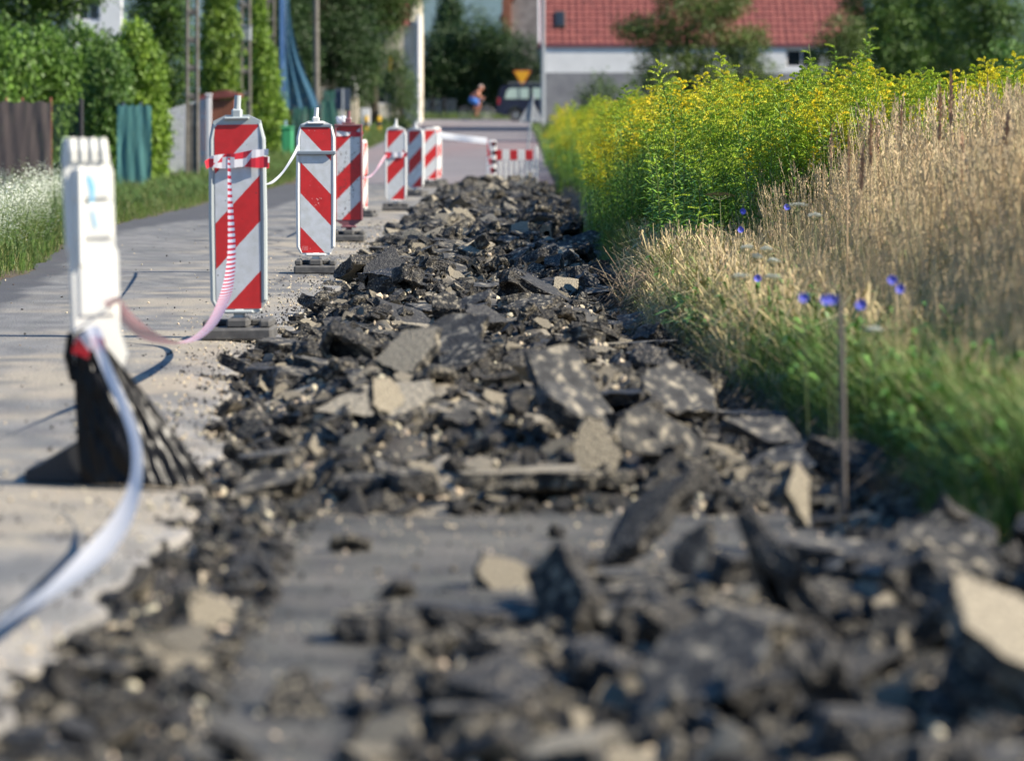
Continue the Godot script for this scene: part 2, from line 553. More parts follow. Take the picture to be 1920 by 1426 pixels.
func build_ground() -> void:
	# open country: one sheet to the horizon
	var xs := []
	for x in [-2500, -900, -300, -120, -60, -30, -20, -14, -10]: xs.append(float(x))
	xs.append_array(steps(-8.0, 0.4, 0.24))
	xs.append_array(steps(0.46, 2.3, 0.055))
	xs.append_array(steps(2.5, 9.0, 0.24))
	for x in [11, 14, 18, 24, 32, 60, 120, 300, 900, 2500]: xs.append(float(x))
	var ds := [-40.0, -10.0, 0.0]
	ds.append_array(steps(3.0, 30.0, 0.15))
	ds.append_array(steps(31.0, 200.0, 0.8, 1.04))
	ds.append_array([260.0, 400.0, 700.0, 1200.0, 2500.0])
	setting("ground", sheet(xs, ds, func(x, d): return verge_height(x, d), func(x, d):
		var k := 0.5 + 0.5 * wide_noise.get_noise_2d(x * 2.0, d * 2.0)
		if x > -5.0 and x < bank_edge(d) + 0.3 and d < 70.0: return Color(0.045, 0.034, 0.022).lerp(Color(0.10, 0.08, 0.055), k)
		return Color(0.040, 0.055, 0.018).lerp(Color(0.09, 0.085, 0.038), k), M.soil))
	# the lane that is still open
	var s := Shape.new()
	var rows := steps(2.5, 64.0, 0.10, 1.008)
	var w := 46
	for d in rows:
		var l := left_edge(d) - 0.02
		var r := cut_edge(d)
		for i in w:
			var u := float(i) / (w - 1)
			u = 1.0 - pow(1.0 - u, 1.5)
			var x := lerpf(l, r, u)
			var y := 0.012 * wide_noise.get_noise_2d(x * 1.5, d) + rise(d) - 0.02 * smoothstep(0.25, 0.0, r - x)
			s.v.append(Vector3(x, y, -d))
			s.c.append(road_tint(x, d, l, r))
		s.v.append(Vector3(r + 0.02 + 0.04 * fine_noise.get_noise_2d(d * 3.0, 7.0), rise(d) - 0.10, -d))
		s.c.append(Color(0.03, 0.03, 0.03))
	for j in rows.size() - 1:
		for i in w:
			var a := j * (w + 1) + i
			for q in [a, a + w + 1, a + 1, a + 1, a + w + 1, a + w + 2]:
				s.ix.append(q)
	s.smooth()
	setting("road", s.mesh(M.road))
	# the whole width farther on, up to the junction
	setting("road", sheet(steps(-4.35, 0.85, 0.26), steps(63.9, 152.0, 0.7), func(x, d): return rise(d) + 0.006, func(x, d):
		var k := 0.5 + 0.5 * wide_noise.get_noise_2d(x * 0.8, d * 0.35)
		var c := Color(0.17, 0.155, 0.165).lerp(Color(0.24, 0.215, 0.215), k)
		return c.lerp(Color(0.27, 0.17, 0.16), clampf(wide_noise.get_noise_2d(x * 0.3 + 20.0, d * 0.1) * 1.2, 0.0, 0.5)), M.road))
	setting("crossing_road", sheet(steps(-45.0, 45.0, 1.5), steps(146.0, 160.0, 1.0), func(x, d): return rise(d) + 0.014, func(x, d):
		var k := 0.5 + 0.5 * wide_noise.get_noise_2d(x * 0.3, d * 0.35)
		return Color(0.16, 0.15, 0.17).lerp(Color(0.22, 0.20, 0.21), k), M.road))
	# the bed under the broken slabs, and the old layer left bare
	setting("roadbed", sheet(steps(-1.6, 2.2, 0.045), steps(2.5, 66.0, 0.07, 1.008), func(x, d):
		if x < cut_edge(d) - 0.12: return rise(d) - 0.14
		return rise(d) + minf(heap(x, d) + 0.022 * fine_noise.get_noise_2d(x * 3.0, d * 3.0) * bare(x, d), 0.4), func(x, d):
		var k := 0.5 + 0.5 * fine_noise.get_noise_2d(x * 1.2, d * 1.2)
		var black := Color(0.016, 0.016, 0.017).lerp(Color(0.07, 0.065, 0.057), k * k)
		var sand := clampf(fine_noise.get_noise_2d(x * 0.9 + 30.0, d * 0.5) * 2.2, 0.0, 1.0)
		black = black.lerp(Color(0.44, 0.38, 0.285), sand * 0.9 * smoothstep(7.0, 9.0, d))
		var g := 0.5 + 0.5 * wide_noise.get_noise_2d(x * 1.5, d * 7.0)
		g = clampf(g + 0.7 * fine_noise.get_noise_2d(x * 0.7 + 9.0, d * 2.4), 0.0, 1.0)
		var old := Color(0.034, 0.034, 0.034).lerp(Color(0.15, 0.14, 0.12), g)
		return old.lerp(black, bare(x, d)), M.road))
	# wooded hills beyond, bluish through the air
	var hill := Shape.new()
	for j in 14:
		for i in 61:
			var x := -900.0 + 30.0 * i
			var d := 900.0 + 60.0 * j
			var up := 115.0 * smoothstep(0.0, 9.0, j) * (0.8 + 0.35 * wide_noise.get_noise_1d(x * 0.012)) + 9.0 * fine_noise.get_noise_2d(x * 0.02, d * 0.02)
			hill.v.append(Vector3(x, up, -d))
			hill.c.append(Color(0.030, 0.055, 0.020).lerp(Color(0.07, 0.10, 0.035), 0.5 + 0.5 * fine_noise.get_noise_2d(x * 0.03, d * 0.05)))
	for j in 13:
		for i in 60:
			var a := j * 61 + i
			for q in [a, a + 61, a + 1, a + 1, a + 61, a + 62]: hill.ix.append(q)
	hill.smooth()
	setting("hills", hill.mesh(M.soil))
	# the blue air that lies between the village and the hills
	var haze := FogVolume.new()
	haze.name = "valley_haze"
	haze.size = Vector3(1500, 170, 560)
	haze.position = Vector3(0, 78, -580)
	var mist := FogMaterial.new()
	mist.albedo = Color(0.66, 0.80, 1.0)
	mist.density = 0.0006
	haze.material = mist
	add_child(haze)
	haze.set_meta("kind", "stuff")
	tag(haze, "blue haze hanging before the wooded hills", "haze")

func bare(x: float, d: float) -> float:   # 0 on the old smooth layer, 1 among rubble
	var l := -0.59 + 0.06 * fine_noise.get_noise_1d(d * 0.9 + 3.0)
	if d > 9.3: return 0.0 if (x > 0.15 and x < 0.5 and d > 17.0 and d < 18.2) else 1.0
	var k := 1.0 - smoothstep(l - 0.03, l + 0.03, x)
	var right := -0.29 + 0.06 * fine_noise.get_noise_1d(d * 0.7) if d < 6.95 else lerpf(0.1, 0.85, smoothstep(7.4, 8.0, d))
	k = maxf(k, smoothstep(right - 0.05, right + 0.05, x))
	return maxf(k, smoothstep(9.15, 9.3, d))

func road_tint(x: float, d: float, l: float, r: float) -> Color:
	var n := wide_noise.get_noise_2d(x * 1.1, d * 1.3)
	var f := fine_noise.get_noise_2d(x * 0.35, d * 0.8)
	var c := Color(0.136, 0.138, 0.138).lerp(Color(0.205, 0.20, 0.192), clampf(0.5 + n, 0, 1))
	c = c.lerp(Color(0.115, 0.115, 0.118), smoothstep(0.1, 0.5, f) * 0.45)
	var g := fine_noise.get_noise_2d(x * 1.1 + 11.0, d * 0.9)
	c = c.lerp(Color(0.27, 0.262, 0.25), clampf(g * 1.3, 0.0, 0.6))
	c = c.lerp(Color(0.10, 0.10, 0.102), clampf(-g * 1.2 - 0.1, 0.0, 0.45))
	var sand := clampf(0.25 + 0.5 * g + 1.1 * wide_noise.get_noise_2d(x * 0.5 + 70.0, d * 1.5) + 0.8 * f + 0.5 * smoothstep(1.7, 0.2, r - x), 0.0, 1.0)
	c = c.lerp(Color(0.40, 0.345, 0.26), 0.8 * sand * sand * smoothstep(2.4, 0.8, r - x))
	# grey crushed edge along the break, and the fresh dark strip along the verge
	c = c.lerp(Color(0.33, 0.32, 0.31), smoothstep(0.30, 0.02, r - x) * 0.7 * clampf(0.5 + 1.3 * f, 0, 1))
	var strip := l + 0.45 + 0.25 * sin(d * 0.16) + 0.5 * smoothstep(34.0, 42.0, d) + 0.04 * f
	if d > 17.0: c = c.lerp(Color(0.062, 0.062, 0.068), 0.85 * smoothstep(strip + 0.05, strip - 0.05, x))
	if absf(x - (l + 2.0 + 0.22 * sin(d * 0.55))) < 0.018 and d > 20.0: c = c.lerp(Color(0.05, 0.05, 0.055), 0.8)   # a sealed crack
	return c
# ------------------------------------------------------------------ trees and houses
var clumps := {}
var total_faces := 0

func leaf_clump(kind: String) -> Shape:
	var s := Shape.new()
	if kind == "broad":
		for i in 22:
			var o := Vector3(rng.randfn(0, 0.16), rng.randfn(0, 0.12), rng.randfn(0, 0.16))
			var b := Basis.from_euler(Vector3(rng.randf_range(-0.9, 0.9), rng.randf() * TAU, rng.randf_range(-0.7, 0.7)))
			var l := rng.randf_range(0.07, 0.13)
			s.col = vary(Color(1, 1, 1), 0.25)
			s.quad(o, o + b * Vector3(l * 0.5, 0.01, l * 0.36), o + b * Vector3(l, -0.02, 0), o + b * Vector3(l * 0.5, 0.01, -l * 0.36))
	else:   # flat upright sprays of a thuja
		for i in 10:
			var o := Vector3(rng.randfn(0, 0.10), rng.randfn(0, 0.10), rng.randfn(0, 0.10))
			var b := Basis.from_euler(Vector3(rng.randf_range(-0.5, 0.5), rng.randf() * TAU, rng.randf_range(-0.5, 0.5)))
			var l := rng.randf_range(0.12, 0.22)
			s.col = vary(Color(1, 1, 1), 0.25)
			s.quad(o, o + b * Vector3(l * 0.22, l * 0.5, 0.01), o + b * Vector3(0.01, l, 0.02), o + b * Vector3(-l * 0.2, l * 0.45, -0.01))
			s.tri(o + b * Vector3(0.02, l * 0.2, 0), o + b * Vector3(l * 0.42, l * 0.6, 0.02), o + b * Vector3(l * 0.12, l * 0.5, 0))
			s.tri(o + b * Vector3(-0.02, l * 0.25, 0), o + b * Vector3(-l * 0.12, l * 0.5, 0), o + b * Vector3(-l * 0.40, l * 0.62, -0.02))
	return s

func gather(kind: String, where: Array, tints: Array) -> ArrayMesh:   # clumps joined into one crown
	if not clumps.has(kind):
		clumps[kind] = [leaf_clump(kind), leaf_clump(kind), leaf_clump(kind)]
	var s := Shape.new()
	for i in where.size():
		var one: Shape = clumps[kind][i % 3]
		var k := s.v.size()
		var t: Transform3D = where[i]
		s.v.append_array(t * one.v)
		var c := PackedColorArray()
		c.resize(one.v.size())
		c.fill(tints[i])
		s.c.append_array(c)
		for q in one.ix: s.ix.append(q + k)
	total_faces += s.ix.size() / 3
	return s.mesh(M.leaf)

# blobs: [offset from the base, radii]; the crown is leaf clumps spread through those volumes, denser towards their skins
func tree(called: String, label: String, category: String, at: Vector3, blobs: Array, per: float, size: float, kind: String, c0: Color, c1: Color, trunk_h: float, trunk_r: float, group := "") -> Node3D:
	var t := thing(called, label, category, at, 0.0, group)
	var s := Shape.new()
	var top := Vector3(rng.randfn(0, 0.1) * trunk_h * 0.3, trunk_h, rng.randfn(0, 0.1))
	s.tube([Vector3(0, -0.3, 0), top * 0.35 + Vector3(trunk_r * 0.3, 0, 0), top * 0.7, top], [trunk_r * 1.25, trunk_r, trunk_r * 0.75, trunk_r * 0.35], 9)
	for b in blobs:
		var mid: Vector3 = b[0]
		var from := top * clampf(mid.y / maxf(trunk_h, 0.1) - 0.35, 0.25, 0.9)
		s.tube([from, from.lerp(mid, 0.55) + Vector3(0, 0.08, 0), mid], [trunk_r * 0.5, trunk_r * 0.3, trunk_r * 0.08], 6)
	part("trunk", s.mesh(M.bark), t)
	var where := []
	var tints := []
	for b in blobs:
		var r: Vector3 = b[1]
		var count := int(per * (r.x * r.y + r.y * r.z + r.x * r.z))
		for i in count:
			var dir := Vector3(rng.randfn(), rng.randfn(), rng.randfn()).normalized()
			var depth := pow(rng.randf(), 0.35)
			var wob := 1.0 + 0.35 * fine_noise.get_noise_3d(dir.x * 0.9 + at.x, dir.y * 0.9, dir.z * 0.9 + at.z)
			var p: Vector3 = b[0] + dir * r * depth * wob
			if p.y < 0.02: continue
			var turn := Basis.from_euler(Vector3(rng.randfn(0, 0.3), rng.randf() * TAU, rng.randfn(0, 0.3)))
			if kind == "thuja": turn = Basis.from_euler(Vector3(rng.randfn(0, 0.2) - dir.z * 0.2, rng.randf() * TAU, rng.randfn(0, 0.2)))
			var k := size * rng.randf_range(0.7, 1.35)
			where.append(Transform3D(turn * Basis.from_scale(Vector3(k, k, k)), p))
			tints.append(c0.lerp(c1, clampf(rng.randfn(0.5, 0.25) + 0.35 * fine_noise.get_noise_3dv(p * 0.25 + at), 0, 1)))
	part("crown", gather(kind, where, tints), t)
	return t

func wall_with_holes(w: float, h: float, holes: Array, thick: float) -> Shape:   # in x and y, front at z = 0, holes are Rect2
	var s := Shape.new()
	var xs := [0.0, w]
	var ys := [0.0, h]
	for r in holes:
		xs.append_array([r.position.x, r.end.x])
		ys.append_array([r.position.y, r.end.y])
	xs.sort()
	ys.sort()
	for i in xs.size() - 1:
		for j in ys.size() - 1:
			var mid := Vector2((xs[i] + xs[i + 1]) / 2, (ys[j] + ys[j + 1]) / 2)
			if xs[i + 1] - xs[i] < 0.001 or ys[j + 1] - ys[j] < 0.001 or holes.any(func(r): return r.has_point(mid)): continue
			s.box(Vector3(mid.x, mid.y, -thick / 2), Vector3(xs[i + 1] - xs[i], ys[j + 1] - ys[j], thick))
	return s

func tiled_slope(w: float, run: float, climb: float, m: Material) -> ArrayMesh:   # courses of curved tiles from the eave (z = 0) up and back
	var s := Shape.new()
	var len_ := sqrt(run * run + climb * climb)
	var courses := int(len_ / 0.34)
	var cols := int(w / 0.10)
	var along := Vector3(0, climb, -run) / len_
	var out := Vector3(0, run, climb) / len_
	for j in courses:
		for e in 2:
			for i in cols + 1:
				var u := w * i / cols
				var lift := 0.03 * absf(sin(PI * u / 0.28)) + (0.035 if e == 0 else 0.0)
				s.v.append(Vector3(u, 0, 0) + along * (j + e) * len_ / courses + out * lift)
				s.c.append(Color.WHITE)
	for r in courses * 2 - 1:
		for i in cols:
			var a := r * (cols + 1) + i
			for q in [a, a + cols + 1, a + 1, a + 1, a + cols + 1, a + cols + 2]: s.ix.append(q)
	return s.mesh(m)

func window_into(parent: Node, at: Vector3, w: float, h: float, frame_m: Material, glass: Material) -> void:
	var f := Shape.new()
	for q in [[Vector3(0, h / 2, 0), Vector3(w + 0.08, 0.08, 0.1)], [Vector3(0, -h / 2, 0), Vector3(w + 0.08, 0.08, 0.1)], [Vector3(-w / 2, 0, 0), Vector3(0.08, h, 0.1)], [Vector3(w / 2, 0, 0), Vector3(0.08, h, 0.1)], [Vector3(0, 0, -0.01), Vector3(0.06, h, 0.06)]]:
		f.box(at + q[0], q[1])
	var win := part("window", f.mesh(frame_m), parent)
	var g := Shape.new()
	g.box(at + Vector3(0, 0, -0.03), Vector3(w, h, 0.02))
	part("pane", g.mesh(glass), win)

func build_far_place() -> void:
	var g: float
	# the red-roofed house whose corner stands by the road
	var d := 128.0
	var at := on_ground(1022, d)
	var house := thing("tiled_house", "long low house with red tiled roof, white upper and grey lower wall", "house", at)
	var sc := FOCAL / d
	var eave := EYE + (250.0 - 88.0) / sc - at.y
	var band := EYE + (250.0 - 136.0) / sc - at.y
	var width := 12.6
	var s := wall_with_holes(width, band + 0.3, [], 0.3)
	for i in s.v.size(): s.v[i] += Vector3(0.02, -0.3, 0)
	part("lower_wall", s.mesh(M.grey_plaster), house)
	s = wall_with_holes(width, eave - band, [Rect2(7.2, 0.2, 1.3, 0.75), Rect2(9.6, 0.2, 1.3, 0.75)], 0.3)
	for i in s.v.size(): s.v[i] += Vector3(0.02, band, -0.004)
	part("upper_wall", s.mesh(M.plaster), house)
	window_into(house, Vector3(7.87, band + 0.575, -0.12), 1.2, 0.68, M.white_paint, M.dark_glass)
	window_into(house, Vector3(10.27, band + 0.575, -0.12), 1.2, 0.68, M.white_paint, M.dark_glass)
	s = Shape.new()
	s.box(Vector3(0.17, eave / 2, -4.3), Vector3(0.3, eave, 8.0))
	s.box(Vector3(width - 0.13, eave / 2, -4.3), Vector3(0.3, eave, 8.0))
	s.box(Vector3(width / 2, eave / 2, -8.2), Vector3(width, eave, 0.3))
	part("side_wall", s.mesh(M.plaster), house)
	var roof := part("roof", tiled_slope(width + 0.5, 4.6, 4.4, M.red_tile), house)
	roof.position = Vector3(-0.2, eave + 0.1, 0.03)
	var back := part("roof", tiled_slope(width + 0.5, 4.6, 4.4, M.red_tile), house)
	back.position = Vector3(width + 0.3, eave + 0.1, -9.17)
	back.rotation.y = PI
	s = Shape.new()
	s.box(Vector3(width / 2, eave + 0.05, 0.035), Vector3(width + 0.6, 0.14, 0.06), Basis.IDENTITY, 0.03)
	part("gutter", s.mesh(M.mauve_plastic), house)
	s = Shape.new()
	s.box(Vector3(-0.23, eave + 2.3, -2.30), Vector3(0.06, 0.30, 6.45), Basis(Vector3.RIGHT, atan2(4.4, 4.6)))
	part("verge_board", s.mesh(M.white_paint), house)
	s = Shape.new()
	var sl := Basis(Vector3.RIGHT, -atan2(4.6, 4.4))
	s.box(Vector3(0.62, eave + 1.12, -0.94), Vector3(0.42, 0.95, 0.12), sl, 0.01)
	var sky_light := part("roof_window", s.mesh(M.dark_frame), house)
	s = Shape.new()
	s.box(Vector3(0.62, eave + 1.155, -0.88), Vector3(0.30, 0.80, 0.04), sl)
	part("pane", s.mesh(M.dark_glass), sky_light)
	s = Shape.new()
	s.tube([Vector3(-0.07, -0.3, 0.10), Vector3(-0.07, eave - 0.1, 0.10)], 0.07, 10)
	part("downpipe", s.mesh(M.slate_plastic), house)
	var mast := Shape.new()
	var mp := on_ground(1017, 124)
	mast.tube([Vector3(0, -0.3, 0), Vector3(0.02, 3.0, 0), Vector3(0.05, 9.0, 0)], [0.09, 0.08, 0.06], 10)
	single("street_mast", mast.mesh(M.galvanised), "tall thin grey mast at the corner of the tiled house", "pole", mp)

	# behind the hedge: an old rendered building, and a house in trees on the left
	at = on_ground(946, 178)
	var old := thing("old_building", "weathered grey-brown gabled building behind dark bushes", "building", at)
	s = Shape.new()
	s.slab(PackedVector2Array([Vector2(0, -0.5), Vector2(4.6, -0.5), Vector2(4.6, 5.5), Vector2(2.3, 9.5), Vector2(0, 5.5)]), -6.0, 0.0)
	part("wall", s.mesh(M.old_plaster), old)
	s = Shape.new()
	for q in [-1.0, 1.0]:
		s.box(Vector3(2.3 + q * 1.28, 7.62, -3.0), Vector3(5.1, 0.14, 6.6), Basis(Vector3.BACK, -q * atan2(4.0, 2.3)))
	part("roof", s.mesh(M.red_tile), old)
	s = Shape.new()
	s.box(Vector3(0.12, 6.2, 0.15), Vector3(0.5, 3.4, 0.5), Basis.IDENTITY, 0.02)
	part("chimney", s.mesh(M.rust_brown), old)
	window_into(old, Vector3(2.6, 3.4, 0.03), 0.9, 1.3, M.white_paint, M.dark_glass)

	d = 146.0
	at = on_ground(783, d)
	var cream := thing("cream_house", "cream house corner with red roof half hidden by trees", "house", at)
	s = wall_with_holes(7.0, 4.9, [Rect2(5.4, 1.2, 0.9, 1.3)], 0.3)
	for i in s.v.size(): s.v[i] += Vector3(-7.3, -0.3, 0)
	part("wall", s.mesh(M.cream_plaster), cream)
	window_into(cream, Vector3(-1.45, 1.55, -0.12), 0.84, 1.24, M.white_paint, M.dark_glass)
	s = Shape.new()
	s.slab(PackedVector2Array([Vector2(0, -0.3), Vector2(9.0, -0.3), Vector2(9.0, 4.6), Vector2(4.5, 8.6), Vector2(0, 4.6)]), -0.3, 0.0)
	var gable := part("gable_wall", s.mesh(M.cream_plaster), cream)
	gable.rotation.y = PI / 2
	roof = part("roof", tiled_slope(6.85, 4.8, 4.1, M.red_tile), cream)
	roof.position = Vector3(-7.2, 4.45, 0.35)
	back = part("roof", tiled_slope(6.85, 4.8, 4.1, M.red_tile), cream)
	back.position = Vector3(-0.35, 4.45, -9.35)
	back.rotation.y = PI
	s = Shape.new()
	s.tube([Vector3(0.04, -0.3, 0.05), Vector3(0.04, 5.0, 0.05)], 0.10, 8)
	part("downpipe", s.mesh(M.white_paint), cream)

	at = on_ground(178, 98)
	var white := thing("white_house", "white house wall glimpsed above the conifer hedge", "house", at)
	s = wall_with_holes(1.6, 7.4, [Rect2(0.25, 4.2, 0.7, 0.9)], 0.3)
	for i in s.v.size(): s.v[i] += Vector3(-0.8, -0.3, 0)
	part("wall", s.mesh(M.plaster), white)
	window_into(white, Vector3(-0.2, 4.35, -0.12), 0.64, 0.84, M.white_paint, M.dark_glass)
	s = Shape.new()
	s.slab(PackedVector2Array([Vector2(-1.1, 7.05), Vector2(1.1, 7.05), Vector2(1.1, 7.2), Vector2(0, 8.6), Vector2(-1.1, 7.2)]), -5.0, 0.4)
	part("roof", s.mesh(M.red_tile), white)

	# trees
	var dark0 := Color(0.018, 0.042, 0.014)
	var dark1 := Color(0.055, 0.11, 0.028)
	var mid0 := Color(0.030, 0.066, 0.016)
	var mid1 := Color(0.12, 0.195, 0.045)
	tree("dark_tree", "dense dark bushy tree behind the cyclist", "tree", on_ground(865, 170), [[Vector3(-1.2, 2.2, 0), Vector3(1.9, 2.3, 1.6)], [Vector3(0.9, 2.8, 0), Vector3(1.8, 2.9, 1.6)], [Vector3(2.0, 2.4, 0.3), Vector3(1.4, 2.5, 1.4)]], 60.0, 1.2, "broad", dark0, dark1, 3.5, 0.2)
	tree("dark_tree", "low dark bush beside the grey-brown building", "tree", on_ground(985, 168), [[Vector3(0, 1.8, 0), Vector3(1.3, 2.4, 1.2)]], 60.0, 1.1, "broad", dark0, mid0, 2.4, 0.12)
	tree("spruce_tree", "narrow pointed spruce rising over the dark bushes", "tree", on_ground(842, 205), [[Vector3(0, 2.0, 0), Vector3(1.9, 2.4, 1.9)], [Vector3(0, 4.6, 0), Vector3(1.4, 2.0, 1.4)], [Vector3(0, 6.8, 0), Vector3(0.8, 1.8, 0.8)], [Vector3(0, 8.6, 0), Vector3(0.35, 1.3, 0.35)]], 60.0, 1.3, "thuja", dark0, dark1, 9.0, 0.18)
	tree("leafy_tree", "leafy tree shading the cream house", "tree", on_ground(702, 132), [[Vector3(-0.6, 4.2, 0), Vector3(1.6, 2.0, 1.5)], [Vector3(0.6, 5.6, 0), Vector3(1.5, 1.6, 1.4)], [Vector3(-1.2, 6.6, 0), Vector3(1.6, 1.7, 1.4)], [Vector3(-0.8, 2.2, 0.2), Vector3(1.1, 1.5, 1.1)], [Vector3(1.3, 7.4, 0), Vector3(1.2, 1.0, 1.2)]], 75.0, 0.95, "broad", mid0, mid1, 5.5, 0.17)
	tree("leafy_tree", "small light green shrub below the cream house wall", "shrub", on_ground(752, 138), [[Vector3(0, 1.4, 0), Vector3(0.8, 1.5, 0.8)], [Vector3(-0.3, 2.7, 0), Vector3(0.5, 0.9, 0.5)]], 80.0, 0.8, "broad", mid0, mid1, 2.0, 0.07)
	tree("shade_tree", "large dark tree behind the two slim poles", "tree", on_ground(590, 122), [[Vector3(-0.8, 3.8, 0), Vector3(1.9, 2.6, 1.6)], [Vector3(1.2, 3.2, 0), Vector3(1.4, 2.2, 1.4)], [Vector3(0.2, 6.6, 0), Vector3(2.2, 1.8, 1.6)], [Vector3(-1.4, 1.6, 0), Vector3(1.2, 1.5, 1.2)]], 75.0, 1.0, "broad", dark0, dark1, 6.0, 0.2)
	tree("shade_tree", "dark tree filling the gap behind the blue net", "tree", on_ground(520, 116), [[Vector3(0, 3.4, 0), Vector3(1.6, 2.8, 1.4)], [Vector3(-0.4, 6.6, 0), Vector3(1.6, 1.6, 1.4)]], 75.0, 1.0, "broad", dark0, dark1, 5.5, 0.18)
	tree("garden_tree", "spreading garden tree in front of the red tiled roof", "tree", on_ground(1290, 108), [[Vector3(-0.5, 2.6, 0), Vector3(1.3, 1.3, 1.4)], [Vector3(0.9, 2.2, 0), Vector3(1.2, 1.2, 1.2)], [Vector3(0.1, 4.2, 0), Vector3(1.5, 0.9, 1.4)], [Vector3(1.9, 3.4, 0), Vector3(1.0, 0.6, 1.1)], [Vector3(-1.6, 3.8, 0), Vector3(0.9, 0.5, 0.9)], [Vector3(-0.3, 5.4, 0), Vector3(1.3, 0.6, 1.0)], [Vector3(2.3, 2.3, 0), Vector3(0.8, 0.6, 0.8)], [Vector3(1.3, 4.7, 0), Vector3(0.9, 0.5, 0.9)]], 66.0, 0.80, "broad", Color(0.06, 0.105, 0.03), Color(0.20, 0.26, 0.07), 3.4, 0.13)
	tree("garden_tree", "round light green tree beside the dark row on the right", "tree", on_ground(1568, 104), [[Vector3(0, 2.2, 0), Vector3(1.0, 1.6, 1.0)], [Vector3(0.3, 3.4, 0), Vector3(0.7, 0.9, 0.7)]], 75.0, 0.8, "broad", Color(0.05, 0.09, 0.02), Color(0.13, 0.18, 0.04), 2.6, 0.1)
	var row := [[1655, 112, 1.0, "tall green tree in the row behind the goldenrod, beside the round light one"], [1745, 118, 1.05, "tall green tree in the middle of the row behind the goldenrod"], [1850, 112, 0.95, "tall green tree at the far end of the row behind the goldenrod"]]
	for q in row:
		tree("row_tree", q[3], "tree", on_ground(q[0], q[1]), [[Vector3(-0.5, 2.4, 0), Vector3(1.3, 2.0, 1.2) * q[2]], [Vector3(0.7, 3.0, 0.2), Vector3(1.2, 1.9, 1.2) * q[2]], [Vector3(0, 5.0, 0), Vector3(1.5, 1.6, 1.3) * q[2]], [Vector3(0.2, 6.5, 0), Vector3(1.3, 1.2, 1.2)]], 72.0, 0.95, "broad", Color(0.045, 0.10, 0.024), Color(0.165, 0.27, 0.06), 5.0, 0.16, "trees in a row beyond the goldenrod")
	tree("near_sapling", "bright green broad-leaved sapling at the back of the meadow", "sapling", on_ground(1900, 62), [[Vector3(0.1, 1.5, 0), Vector3(0.7, 0.8, 0.6)], [Vector3(0.0, 2.35, 0), Vector3(0.4, 0.5, 0.4)], [Vector3(-0.55, 1.75, 0.1), Vector3(0.45, 0.25, 0.35)]], 80.0, 0.75, "broad", Color(0.05, 0.12, 0.02), Color(0.12, 0.23, 0.04), 2.0, 0.05)
	for q in [[1130, 118, "low dark shrub under the white house wall"], [1215, 120, "low dark shrub under the garden tree"]]:
		tree("low_shrub", q[2], "shrub", on_ground(q[0], q[1]), [[Vector3(0, 1.0, 0), Vector3(1.0, 1.3, 0.8)]], 70.0, 0.85, "broad", mid0, mid1, 1.4, 0.06)

	build_van()
	build_cyclist()
	build_signs()

